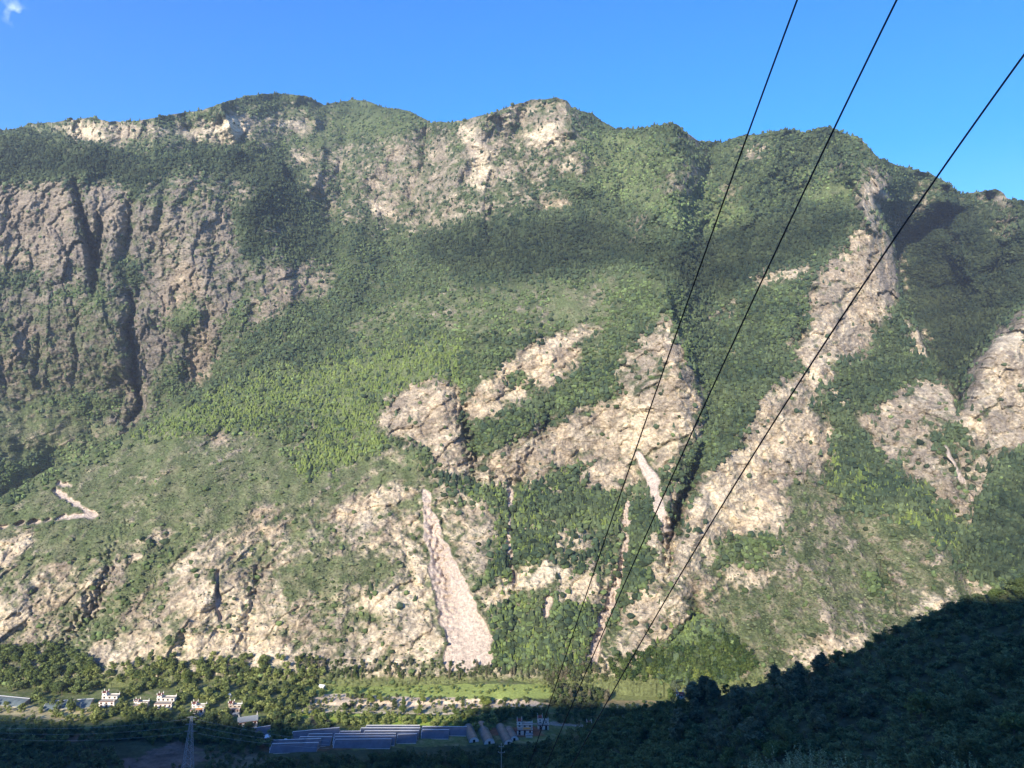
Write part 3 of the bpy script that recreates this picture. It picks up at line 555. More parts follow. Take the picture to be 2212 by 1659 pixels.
# conifers
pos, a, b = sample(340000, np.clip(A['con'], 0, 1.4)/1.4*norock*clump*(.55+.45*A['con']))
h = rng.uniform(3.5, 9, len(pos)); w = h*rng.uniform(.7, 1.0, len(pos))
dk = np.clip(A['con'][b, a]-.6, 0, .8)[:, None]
cc = tint(len(pos), (.032,.052,.032), (.070,.094,.048), .25)*(1.15-.85*dk)  # crowns darken in dense stands, which also paints in right valley shade
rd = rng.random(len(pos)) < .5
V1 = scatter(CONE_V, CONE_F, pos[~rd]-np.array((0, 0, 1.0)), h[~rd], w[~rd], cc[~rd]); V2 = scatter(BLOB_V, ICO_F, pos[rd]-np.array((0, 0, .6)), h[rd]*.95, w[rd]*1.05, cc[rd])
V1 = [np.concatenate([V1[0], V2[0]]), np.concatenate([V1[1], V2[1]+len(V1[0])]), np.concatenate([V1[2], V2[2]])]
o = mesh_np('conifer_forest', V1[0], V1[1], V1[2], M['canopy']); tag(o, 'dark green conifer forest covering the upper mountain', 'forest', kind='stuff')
# larches
pos, a, b = sample(150000, np.clip(A['lar'], 0, 1.3)/1.3*norock)
h = rng.uniform(2.4, 6.0, len(pos)); w = h*rng.uniform(.8, 1.15, len(pos))
cc = tint(len(pos), (.11,.155,.045), (.15,.195,.055), .12)
V1 = scatter(CONE_V, CONE_F, pos-np.array((0, 0, .8)), h, w, cc)
o = mesh_np('larch_plantation', V1[0], V1[1], V1[2], M['canopy']); tag(o, 'bright green larch plantation on the middle slope', 'forest', kind='stuff')
# broadleaved woods
pos, a, b = sample(190000, np.clip(A['bro'], 0, 1.3)/1.3*norock*clump)
h = rng.uniform(2., 6.5, len(pos)); w = h*rng.uniform(.75, 1.15, len(pos))
g = A['grn'][b, a][:, None]
cc = tint(len(pos), (.058,.085,.034), (.10,.138,.055), .28)*(.75+.75*g)
V1 = scatter(BLOB_V, ICO_F, pos-np.array((0, 0, .6)), h, w, cc)
o = mesh_np('broadleaf_woods', V1[0], V1[1], V1[2], M['canopy']); tag(o, 'mixed broadleaf woods on ledges of the mountain', 'forest', kind='stuff')
# scrub
pos, a, b = sample(260000, np.clip(A['scr'], 0, 1.1)/1.1*(1-.8*rk)*(1-.95*A['scree'])*np.clip(.6+.9*fbm(X0/9, Z0/7, 3, 98), .05, 1))
h = rng.uniform(.7, 1.7, len(pos))*(1+(rng.random(len(pos)) < .05)*1.3); w = h*rng.uniform(1.1, 1.8, len(pos))
cc = tint(len(pos), (.065,.09,.042), (.14,.16,.085), .28)
V1 = scatter(BLOB_V, ICO_F, pos-np.array((0, 0, .3)), h, w, cc)
o = mesh_np('hillside_scrub', V1[0], V1[1], V1[2], M['canopy']); tag(o, 'low grey green scrub on the dry mountain slopes', 'scrub', kind='stuff')
# ================================================================== valley floor, near slopes and the hill behind the camera
SHY = -400.0                                            # the shading ridge stands 400 m behind the camera
def back(p):                                             # follow a sun ray from a point back to that ridge
    t = (p[1]-SHY)/(math.cos(SUN_A)*math.cos(SUN_E)); return p[0]-t*math.sin(SUN_A)*math.cos(SUN_E), p[2]+t*math.sin(SUN_E)
def floor_at(u, v, z=-249):
    a, b = ray(u, v); Y = z/float(b); return (float(a)*Y, Y, z)
EDGE = [floor_at(u, v) for u, v in [(-500,1548),(-100,1545),(0,1545),(120,1562),(220,1560),(300,1547),(420,1543),(520,1560),(620,1555),(720,1566),(800,1580),(880,1584),(960,1578),(1010,1560),(1060,1530),(1130,1520),(1300,1516),(1450,1524),(1500,1520)]]
CR = [back(p) for p in EDGE]+[(lambda q, d: (q[0], q[1]+d))(back(at(u, v, Y)), d) for u, v, Y, d in [(1740,1440,372,22),(1850,1400,362,16),(1960,1342,355,10),(2060,1305,350,5),(2130,1265,347,-8),(2212,1235,345,-15),(2300,1200,345,-16)]]+[(300, 330), (900, 300)]
CR = sorted([(-2500, CR[0][1]+40), (-1700, CR[0][1])]+CR+[(2500, 320)])
cpts = []
def cp(u, v, Y, dz=0): p = at(u, v, Y); cpts.append((p.x, p.y, p.z+dz))
for x in (-1600, -900, -500, -250, 0, 250, 500, 900, 1600):
    for y, z in ((485, -251), (515, -250.5), (550, -250), (572, -249.5), (600, -247), (640, -248), (720, -262), (900, -330)): cpts.append((x, y, z))
for x, y, z in [(0,0,-2.2),(0,40,-26),(0,100,-66),(0,200,-130),(0,300,-185),(0,400,-226),(0,450,-243),(-60,100,-70),(-60,300,-186),(-150,200,-150),(-150,400,-232),(-300,0,-50),(-300,200,-150),(-300,400,-234),(-300,465,-250),
               (-800,0,-50),(-800,300,-200),(-800,430,-246),(60,0,4),(150,0,15),(60,60,-34),(120,100,-45),(400,0,30),(900,0,60),(900,300,-20),(400,300,-62),(250,150,-72),(1500,300,0),(-1500,0,-50),(-1500,300,-200),(500,420,-150),(500,480,-240),(900,450,-200)]: cpts.append((x, y, z))
for u, v, Y, dz in [(2212,1246,345,0),(2080,1304,348,0),(1960,1352,355,0),(1850,1410,362,0),(1740,1450,372,0),(1600,1478,382,-2),(1500,1500,392,-3),(1400,1525,402,-3),(1250,1575,420,-2),(1100,1630,438,-2),(2400,1165,340,0),
                (2212,1450,298,0),(2212,1600,255,0),(2212,1720,215,0),(2000,1500,305,0),(2000,1640,262,0),(1850,1500,325,0),(1850,1600,292,0),(1700,1520,345,0),(1700,1620,302,0),(1500,1560,362,0),(1500,1660,318,0),(1350,1600,385,0),(1300,1680,342,0),(1150,1680,395,0)]: cp(u, v, Y, dz)
for u, v, Y in [(2212,1246,345),(1960,1352,355),(1740,1450,372),(1500,1500,392),(1250,1575,420),(2400,1165,340)]:   # the far side of the spur drops to the floor
    p = at(u, v, Y); cpts.append((p.x+8, p.y+45, p.z-34)); 
    if p.z > -190: cpts.append((p.x+14, min(p.y+110, 480), max(p.z-90, -249)))
cpts = np.array(cpts); ce = cpts[:, :2]
D = np.hypot(ce[:, None, 0]-ce[None, :, 0], ce[:, None, 1]-ce[None, :, 1])
wt = np.linalg.solve(np.block([[D, np.ones((len(ce), 1))], [np.ones((1, len(ce))), np.zeros((1, 1))]]), np.append(cpts[:, 2], 0))
def rbf(x, y):
    x = np.asarray(x, float); sh = x.shape; x = x.ravel(); y = np.asarray(y, float).ravel(); o = np.full(x.shape, wt[-1])
    for i in range(len(ce)): o += wt[i]*np.hypot(x-ce[i, 0], y-ce[i, 1])
    return o.reshape(sh)
crx = np.array([c[0] for c in CR]); crz = np.array([c[1] for c in CR])
def height(x, y):
    x = np.asarray(x, float); y = np.asarray(y, float)
    front = rbf(x, np.maximum(y, 0)); zc = np.interp(x, crx, crz)
    s = np.clip(-y/400, 0, 1); z = front*(1-s)+zc*s
    z = np.where(y < SHY, zc-.55*(SHY-y)*np.clip((SHY-y)/300+.3, 0, 1), z)
    slope = sm((470-y)/120)*sm((y-15)/60)
    z = z+slope*(3.5*fbm(x/45, y/45, 4, 120)+.8*fbm(x/7, y/7, 2, 121))+.35*fbm(x/14, y/14, 3, 122)*sm((y-400)/60)*sm((700-y)/60)
    # terraces and the cut bank above the road
    z = z+1.6*sm((y-576-3*noise(x/30, x*0+3.3, 123))/5)*sm((x+230)/40)*sm((150-x)/20)*sm((640-y)/20)
    return z
def H(x, y): return float(height(np.array([x]), np.array([y]))[0])
gx = np.concatenate([np.linspace(-3000, -600, 40, endpoint=False), np.linspace(-600, -420, 30, endpoint=False), np.arange(-420, 60, 2.2), np.arange(60, 190, .8), np.arange(190, 420, 2.2), np.linspace(420, 600, 30, endpoint=False), np.linspace(600, 3000, 40)])
gy = np.concatenate([np.linspace(-2600, -400, 30, endpoint=False), np.linspace(-400, 0, 50, endpoint=False), np.arange(0, 470, 3.2), np.arange(470, 640, 1.1), np.linspace(640, 860, 30)])
GX, GY = np.meshgrid(gx, gy); GZ = height(GX, GY)
gu = ((GX/np.maximum(GY, 1)*F)+512)/K; gvv = (384-GZ/np.maximum(GY, 1)*F)/K      # where the floor lies in the measured copy, to lay out fields
gc = np.broadcast_to(np.array((.11, .14, .05)), GX.shape+(3,)).copy()
gn1 = fbm(GX/25, GY/12, 4, 130); gn2 = fbm(GX/6, GY/4, 3, 131)
gc = gc*(1+.5*gn1[..., None]); dryc = np.array((.26, .235, .14)); t_ = np.clip(gn2+.1, 0, .7)[..., None]; gc = gc*(1-t_)+dryc*t_
FIELDS = [ # floor outlines in metres were measured as x, y
 ([(640,1478),(1190,1478),(1200,1506),(1100,1512),(700,1500),(640,1490)], (.29,.35,.10), .2),
 ([(700,1498),(900,1506),(1150,1513),(1190,1524),(1080,1528),(800,1532),(700,1532),(650,1520)], (.56,.46,.34), .35),
 ([(630,1520),(720,1524),(1000,1530),(1020,1538),(700,1538),(620,1534)], (.36,.33,.20), .4),
 ([(590,1534),(800,1537),(1060,1541),(1060,1544),(800,1540.5),(590,1537)], (.58,.50,.38), .1),
 ([(620,1542),(1060,1548),(1020,1570),(780,1566),(700,1556)], (.28,.36,.07), .3),
 ([(1310,1510),(1440,1516),(1445,1530),(1300,1530)], (.34,.27,.13), .12),
 ([(1320,1496),(1430,1502),(1440,1516),(1310,1510)], (.20,.22,.08), .15),
 ([(1335,1478),(1370,1478),(1430,1490),(1440,1503),(1320,1496)], (.38,.31,.13), .1),
 ([(-100,1512),(60,1518),(90,1530),(200,1526),(215,1540),(150,1560),(60,1552),(-100,1528)], (.42,.36,.20), .4),
 ([(1050,1572),(1170,1570),(1170,1590),(1060,1590)], (.20,.10,.06), .2),
 ([(560,1595),(700,1590),(760,1620),(560,1625)], (.12,.085,.05), .3),
 ([(1130,1560),(1210,1562),(1290,1567),(1290,1572),(1200,1567),(1130,1564)], (.30,.28,.24), .05),
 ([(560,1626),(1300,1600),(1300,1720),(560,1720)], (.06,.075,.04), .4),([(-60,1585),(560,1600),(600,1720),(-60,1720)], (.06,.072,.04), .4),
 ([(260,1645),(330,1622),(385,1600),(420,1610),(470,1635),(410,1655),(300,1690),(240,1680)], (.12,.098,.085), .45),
 ([(60,1595),(200,1585),(210,1598),(90,1606)], (.19,.14,.10), .3),
 ([(420,1625),(520,1615),(600,1640),(480,1670)], (.15,.14,.095), .4),
 ([(680,1525),(720,1560),(735,1590),(700,1592),(668,1560)], (.10,.09,.06), .3),
]
wgu = gu+14*fbm(GX/16, GY/7, 3, 137)+5*noise(GX/5, GY/4, 133)+2*noise(GX/2, GY/2, 135); wgv = gvv+4*fbm(GX/16, GY/7, 3, 136)+1.6*noise(GX/5, GY/4, 134)
for pts, c, nz in FIELDS:
    m = inpoly(pts, wgu, wgv) & (GY > 430)
    k = 1+nz*(.9*gn2+.7*gn1)[..., None]; gc[m] = (np.array(c)*k)[m]
# maize rows in the far right field
m = inpoly([(1330,1478),(1432,1490),(1440,1504),(1318,1496)], gu, gvv) & (np.sin(GX*1.3) > .25); gc[m] = (.50,.42,.20)
# the road, laid as a band of pale gravel that follows the valley, and a darker soil on the near slopes
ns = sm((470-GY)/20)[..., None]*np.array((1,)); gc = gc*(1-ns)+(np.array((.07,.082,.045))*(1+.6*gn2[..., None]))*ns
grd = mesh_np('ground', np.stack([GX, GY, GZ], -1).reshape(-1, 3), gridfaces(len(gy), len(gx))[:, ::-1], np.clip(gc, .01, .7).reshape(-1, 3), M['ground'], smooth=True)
tag(grd, kind='structure', label='valley floor with fields and the shaded near slopes', cat='ground')

# ------------------------------------------------------------------ leafy trees
def leaf_tree(seed, n, lobes, leaf, shape='round', col=((.05,.085,.03),(.10,.15,.045))):
    """unit tree about 10 m tall: returns crown arrays and trunk MB"""
    r = np.random.default_rng(seed); cs = []
    if shape == 'poplar':
        for i in range(lobes):
            z = 2.2+7.4*i/(lobes-1); cs.append((r.normal(0, .35), r.normal(0, .35), z, 1.25*math.sin(math.pi*min(1, (i+1.2)/(lobes+.6)))**.7+.25, 1.25))
    elif shape == 'conic':
        for i in range(lobes):
            z = 1.2+8*i/(lobes-1); cs.append((r.normal(0, .15), r.normal(0, .15), z, 2.1*(1-i/(lobes+.3))+.15, .8))
    else:
        for i in range(lobes):
            a = r.uniform(0, 6.28); q = r.uniform(0, 2.3); cs.append((q*math.cos(a), q*math.sin(a), r.uniform(3.2, 8.2)-.25*q*q*.5, r.uniform(1.1, 2.0), r.uniform(1.0, 1.6)))
    cs = np.array(cs); w = cs[:, 3]**2; k = r.choice(len(cs), n, p=w/w.sum())
    d = r.normal(0, 1, (n, 3)); d /= np.linalg.norm(d, axis=1)[:, None]; rad = r.uniform(.55, 1.12, n)[:, None]
    c = cs[k, :3]+d*rad*np.stack([cs[k, 3], cs[k, 3], cs[k, 4]], -1); c[:, 2] = np.maximum(c[:, 2], .5)
    nrm = d+r.normal(0, .55, (n, 3)); nrm /= np.linalg.norm(nrm, axis=1)[:, None]
    e = r.normal(0, 1, (n, 3)); e -= nrm*(e*nrm).sum(1)[:, None]; e /= np.linalg.norm(e, axis=1)[:, None]; f = np.cross(nrm, e)
    s = leaf*r.uniform(.6, 1.4, n)[:, None]
    V = np.stack([c-e*s*1.3, c+f*s*.55, c+e*s*1.3, c-f*s*.55], 1).reshape(-1, 3)
    lob = r.uniform(.75, 1.3, len(cs))[k][:, None]; t = r.random((n, 1)); cc = (np.array(col[0])*(1-t)+np.array(col[1])*t)*lob
    tb = MB(); top_ = Vector((0, 0, 8.5 if shape != 'round' else 6)); tb.bar((0, 0, -1), (0, 0, 3), .22, 6, .17); tb.bar((0, 0, 3), top_, .17, 6, .05)
    for i in range(0, len(cs), max(1, len(cs)//7)): tb.bar((0, 0, max(1.5, cs[i, 2]-1.8)), cs[i, :3], .08, 4, .03)
    return V, np.arange(n*4).reshape(-1, 4), np.repeat(cc, 4, 0), tb
def make_tree(name, label, cat, group, **kw):
    V, Fq, cc, tb = leaf_tree(**kw); o = empty(name, (0, 0, 0)); tag(o, label, cat, group)
    mesh_np('crown', V, Fq, cc, M['foliage'], o); tb.build('trunk', M['bark'], o); return o
G1 = ((.085,.13,.045),(.15,.20,.065)); G2 = ((.07,.105,.045),(.125,.165,.065)); G3 = ((.16,.21,.055),(.25,.29,.08)); G4 = ((.085,.115,.06),(.17,.20,.12)); G5 = ((.17,.16,.10),(.25,.23,.16))
kinds = {
 'rd': [dict(seed=s, n=1500, lobes=13, leaf=.34, col=G1) for s in (1, 2, 3)]+[dict(seed=4, n=1300, lobes=10, leaf=.36, col=G2)],
 'br': [dict(seed=s, n=1400, lobes=12, leaf=.34, col=G3) for s in (5, 6)],
 'gy': [dict(seed=s, n=700, lobes=9, leaf=.3, shape='poplar', col=G5) for s in (7, 8)],
 'po': [dict(seed=s, n=2600, lobes=9, leaf=.27, shape='poplar', col=G4) for s in (9, 10, 11)],
 'sh': [dict(seed=s, n=2400, lobes=14, leaf=.27, col=G2) for s in (12, 13, 14)],
 'cn': [dict(seed=15, n=1500, lobes=11, leaf=.3, shape='conic', col=G2)],
}
NAMES = {'rd': ('broadleaf_tree', 'tree'), 'br': ('broadleaf_tree', 'tree'), 'gy': ('poplar_tree', 'tree'), 'po': ('poplar_tree', 'tree'), 'sh': ('bushy_tree', 'tree'), 'cn': ('conifer_tree', 'tree')}
proto = {}
def plant(kind, x, y, z, h, label, group, wide=1.0):
    L = proto.setdefault(kind, [None]*len(kinds[kind])); i = random.randrange(len(L))
    if L[i] is None: o = L[i] = make_tree(NAMES[kind][0], label, NAMES[kind][1], group, **kinds[kind][i])
    else: o = copy_tree(L[i]); o['label'] = label; o['group'] = group
    s = h/10; o.location = (x, y, z-.2); o.rotation_euler = (0, 0, random.uniform(0, 6.28)); o.scale = (s*wide, s*wide, s); return o
def ground_hit(u, v):                                    # where the view line through a measured pixel meets the ground
    a, b = ray(u, v); ys = np.linspace(60, 640, 1160); z = height(a*ys, ys); k = np.nonzero(b*ys < z)[0]
    if v < VB-2 and (len(k) == 0 or ys[k[0]] > 470):
        c = float(np.interp(u, uu, np.arange(NU))); c0 = min(int(c), NU-1); t0 = top[c0]; r0 = int(np.clip((v-t0)/(VB-t0)*NR, 0, NR)); return tuple(P[r0, c0])
    if len(k) == 0: return None
    y = float(ys[k[0]]); return float(a)*y, y, float(z[k[0]])
BLOCK = []                                               # keep trees off houses and greenhouses (measured boxes)
ORD = 'leftmost,second from the left,third from the left,fourth from the left,fifth from the left,sixth from the left,seventh from the left,eighth from the left,ninth from the left,tenth from the left,eleventh from the left,twelfth from the left,thirteenth from the left,fourteenth from the left,fifteenth from the left,sixteenth from the left,seventeenth from the left,eighteenth from the left,nineteenth from the left,twentieth from the left'.split(',')
ORR = [w.replace('left', 'right') for w in ORD]
def zone(poly, n, kind, hmin, hmax, label, group, wide=(.9, 1.25), dmin=.0, avoid=True):
    objs = []
    xs = [p[0] for p in poly]; ys = [p[1] for p in poly]; placed = []; tries = 0
    while len(placed) < n and tries < n*40:
        tries += 1; u = random.uniform(min(xs), max(xs)); v = random.uniform(min(ys), max(ys))
        if not inpoly(poly, np.array([u]), np.array([v]))[0]: continue
        if avoid and any(a < u < c and b < v < d for a, b, c, d in BLOCK): continue
        g = ground_hit(u, v)
        if g is None or any((g[0]-p[0])**2+(g[1]-p[1])**2 < dmin*dmin for p in placed): continue
        placed.append(g); k = kind if isinstance(kind, str) else random.choice(kind)
        objs.append(plant(k, g[0], g[1], g[2], random.uniform(hmin, hmax), label, group, random.uniform(*wide)))
    objs.sort(key=lambda o: o.location.x/o.location.y)
    for i, o in enumerate(objs):                         # tell them apart by their order across the picture
        if i < 20 and i < (len(objs)+1)//2: o['label'] = ORD[i]+', '+label
        elif len(objs)-1-i < 20: o['label'] = ORR[len(objs)-1-i]+', '+label
    return placed
# ================================================================== village
M['white'] = mat('whitewash', (.70, .68, .64), nscale=.6, namp=.25, rough=.9)
M['stone'] = mat('stone_wall', (.36, .30, .25), nscale=2, namp=.3, rough=.95)
M['maroon'] = mat('painted_band', (.16, .05, .04), nscale=2)
M['slab'] = mat('flat_roof_earth', (.30, .27, .23), nscale=.8, namp=.2)
M['orange'] = mat('drying_maize', (.62, .27, .06), nscale=3, namp=.3)
M['tile'] = mat('grey_sheet_roof', (.22, .24, .25), nscale=1.5, namp=.2, rough=.6)
M['dark'] = mat('window_glass', (.02, .025, .03), rough=.15, spec=.5)
M['wood'] = mat('dark_wood', (.09, .055, .035), nscale=4)
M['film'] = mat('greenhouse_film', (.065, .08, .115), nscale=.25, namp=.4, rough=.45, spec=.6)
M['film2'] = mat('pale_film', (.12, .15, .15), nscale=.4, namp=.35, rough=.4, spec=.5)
M['edge'] = mat('white_edging', (.72, .74, .76), nscale=2, namp=.1)
M['brick'] = mat('brick_end_wall', (.24, .20, .18), nscale=2)
M['steel'] = mat('galvanised_steel', (.42, .47, .52), rough=.5, metal=.3)
M['concrete'] = mat('concrete', (.48, .47, .44), nscale=2, namp=.15)
M['ceramic'] = mat('brown_insulator', (.12, .05, .03), rough=.3)
M['wire'] = mat('thin_wire', (.33, .36, .38), rough=.5)
M['cable'] = mat('black_cable', (.012, .012, .022), rough=.5)
M['tarp'] = mat('white_tarpaulin', (.75, .80, .88), nscale=1, namp=.1)
KM = 0.96                                                # full-size pixel -> measured pixel
def house(label, px0, px1, pb, h=8, d=9, tower='left', th=4.5, upper=.55, wall='white', top_m='slab', rot=0, pitched=False, group='whitewashed houses in the valley village', name='village_house', courtyard=True, wing=0):
    u = (px0+px1)/2*KM; v = pb*KM; g = ground_hit(u, v); x, y, z = g
    w = (px1-px0)*KM*K/F*y*.78; h *= .6; th *= .6; d *= .8
    o = empty(name, (x, y+d/2, z-.3), math.radians(rot)); tag(o, label, 'house', group)
    hw, hd = w/2, d/2; S = h/3
    b = MB(); b.box(-hw, hw, -hd, hd, -1.5, h*.66, .25, .25); b.build('wall', M[wall], o)
    c = MB(); c.box(-hw+.05, hw-.05, -hd+.05, hd-.05, h*.66+.003, h*.66+.35); c.build('cornice', M['maroon'], o)
    r = MB(); r.box(-hw+.3, hw-.3, -hd+.3, hd-.3, h*.66+.36, h*.66+.5); r.build('roof_terrace', M[top_m], o)
    zt = h*.66+.35
    ux0, ux1 = (-hw+.1, -hw+w*upper) if tower == 'left' else (hw-w*upper, hw-.1)
    up = MB(); up.box(-hw+.12, hw-.12, 0.2, hd-.12, zt+.15, h, .1, .1)
    up.build('upper_storey', M[wall], o)
    rr = MB()
    if pitched:
        rr.add([(-hw-.5, -hd-.6, h-.6), (hw+.5, -hd-.6, h-.6), (hw+.5, hd+.6, h-.6), (-hw-.5, hd+.6, h-.6), (-hw-.5, 0, h+1.5), (hw+.5, 0, h+1.5)], [(0, 1, 5, 4), (2, 3, 4, 5), (1, 2, 5), (3, 0, 4), (3, 2, 1, 0)])
        rr.build('pitched_roof', M['tile'], o)
    else:
        rr.box(-hw-.05, hw+.05, 0.05, hd+.05, h+.003, h+.32); rr.build('roof', M['slab'], o)
        pp = MB(); pp.box(-hw-.08, hw+.08, hd-.3, hd+.08, h+.325, h+.9); pp.box(-hw-.08, hw+.08, .03, .3, h+.325, h+.6); pp.build('parapet', M['white'], o)
    if tower:
        sg = -1 if tower == 'left' else 1; tx = sg*(hw-1.9)
        t = MB(); t.box(tx-1.8, tx+1.8, hd-3.8, hd+.15, h+.33, h+th, .15, .15); tw = t.build('tower', M['white' if wall != 'stone' else 'stone'], o)
        tr = MB(); tr.box(tx-2.0, tx+2.0, hd-4.0, hd+.3, h+th+.003, h+th+.35); tr.build('tower_roof', M['maroon'], tw)
        for cx_ in (-1.6, 1.6):
            for cy_ in (-3.6, -.1):
                q = MB(); q.bar((tx+cx_, hd+cy_, h+th+.35), (tx+cx_*1.12, hd+cy_, h+th+2.0), .4, 4, .12); q.build('corner_horn', M['white'], tw)
        q = MB(); q.box(tx-.6, tx+.6, hd-3.88, hd-3.7, h+.9, h+2.2); wd = q.build('window', M['edge'], tw)
        q = MB(); q.box(tx-.42, tx+.42, hd-3.91, hd-3.885, h+1.05, h+2.05); q.build('pane', M['dark'], wd)
    for cx_ in ((hw-.4,) if tower == 'left' else (-hw+.4,) if tower else (-hw+.4, hw-.4)):
        q = MB(); q.bar((cx_, hd-.2, h+.3), (cx_*1.03, hd-.2, h+2.4), .42, 4, .12); q.build('corner_horn', M['white'], o)
        q = MB(); q.bar((cx_, -hd+.5, zt), (cx_*1.03, -hd+.4, zt+1.7), .38, 4, .12); q.build('corner_horn', M['white'], o)
    n = max(2, int(w/3.2))
    for fl, (z0, yf) in enumerate(((h*.12, -hd), (h*.40, -hd), (zt+.55, .2))):
        for i in range(n):
            cx_ = -hw+w*(i+.5)/n
            if fl == 0 and i == n//2:
                q = MB(); q.box(cx_-.75, cx_+.75, yf+.0, yf+.22, -.3, 2.1); q.build('door', M['wood'], o); continue
            dz = .25*z0/(h*.66) if fl < 2 else .02
            q = MB(); q.box(cx_-.75, cx_+.75, yf+dz-.10, yf+dz+.12, z0, z0+1.35, .08, 0); fr_ = q.build('window', M['maroon'] if wall == 'white' and fl < 2 else M['wood'], o)
            q = MB(); q.box(cx_-.5, cx_+.5, yf+dz-.13, yf+dz-.103, z0+.15, z0+1.15); q.build('pane', M['dark'], fr_)
    if top_m == 'slab' and random.random() < .3:
        q = MB(); q.box(-hw*.2, hw*.7, -hd+1, -.3, zt+.16, zt+.3); q.build('drying_crop', M['orange'], o)
    if courtyard:
        q = MB(); q.box(hw*.1, hw*.95, -hd-3.6, -hd-.02, -1.5, h*.33, .1, .1); ex = q.build('lean_to', M[wall], o)
        q = MB(); q.box(hw*.06, hw*.99, -hd-3.8, -hd-.03, h*.33+.003, h*.33+.3); q.build('lean_to_roof', M['tile'], ex)
    return o
house('tall whitewashed house with a white corner tower, the leftmost house of the village', 216, 262, 1592, h=11, d=11, th=4.5, courtyard=False)
house('low white stone house between the two tallest lit houses', 292, 332, 1597, h=6.5, d=8, th=2.5, wall='white')
house('largest lit white house with orange terrace and a tower on its left', 340, 392, 1598, h=11.5, d=11, th=4, courtyard=True)
house('white house standing just above the top of the lattice pylon', 422, 462, 1608, h=8, d=9, th=3.5)
house('brown stone house with a small white tower at its left corner', 506, 543, 1608, h=9, d=8, th=3.5, wall='stone')
house('shaded white house with a long grey pitched roof', 527, 580, 1636, h=8, d=10, th=3, rot=18, pitched=True, tower=None)
house('shaded white manor with a maroon band and two towers of horns beside the tunnels', 1158, 1204, 1655, h=9, d=10, th=5, courtyard=True)
house('shaded white house behind and right of the manor', 1206, 1239, 1642, h=7.5, d=8, th=5, courtyard=False)
house('tiny white tower house at the end of the shaded track', 1319, 1331, 1642, h=5, d=4.5, th=3, courtyard=False, upper=.9)
house('small white house half hidden by trees at the foot of the dark spur', 1524, 1546, 1592, h=7, d=6, th=3, courtyard=False)
def shed(label, px, pb, w, d, h, m, name='garden_shed', cat='shed'):
    x, y, z = ground_hit(px*KM, pb*KM); o = empty(name, (x, y, z-.2), random.uniform(-.3, .3)); tag(o, label, cat)
    q = MB(); q.box(-w/2, w/2, -d/2, d/2, -.5, h); q.build('wall', M[m], o)
    q = MB(); q.add([(-w/2-.2, -d/2-.2, h+.003), (w/2+.2, -d/2-.2, h+.003), (w/2+.2, d/2+.2, h+.003), (-w/2-.2, d/2+.2, h+.003), (-w/2-.2, 0, h+.9), (w/2+.2, 0, h+.9)], [(0, 1, 5, 4), (2, 3, 4, 5), (1, 2, 5), (3, 0, 4), (3, 2, 1, 0)]); q.build('roof', M['edge'], o)
    return o
shed('tiny white shed among the trees above the brown stone house', 517, 1568, 3.4, 3, 2.2, 'white')
shed('small white hut on the grass below the poplar rows', 725, 1548, 4.5, 3, 2, 'white')
shed('small pale pump hut between the shaded greenhouse rows', 643, 1672, 1.4, 1.4, 2.4, 'white', 'pump_hut', 'hut')
x, y, z = ground_hit(604*KM, 1664*KM); o = empty('tarpaulin_shelter', (x, y, z), .2); tag(o, 'bluish white tarpaulin shelter left of the greenhouses', 'shelter')
q = MB(); q.add([(-2.6, -2, 1.9), (2.6, -2, 2.3), (2.2, 2.2, 2.9), (-2.2, 2.2, 2.5), (-2.6, -2, 1.84), (2.6, -2, 2.24), (2.2, 2.2, 2.84), (-2.2, 2.2, 2.44)], [(0, 1, 2, 3), (7, 6, 5, 4), (0, 4, 5, 1), (1, 5, 6, 2), (2, 6, 7, 3), (3, 7, 4, 0)]); q.build('canopy', M['tarp'], o)
for a, b, c in ((-2.4, -1.8, 1.85), (2.4, -1.8, 2.2), (2, 2, 2.8), (-2, 2, 2.4)): q = MB(); q.bar((a, b, -.3), (a, b, c), .08); q.build('post', M['steel'], o)
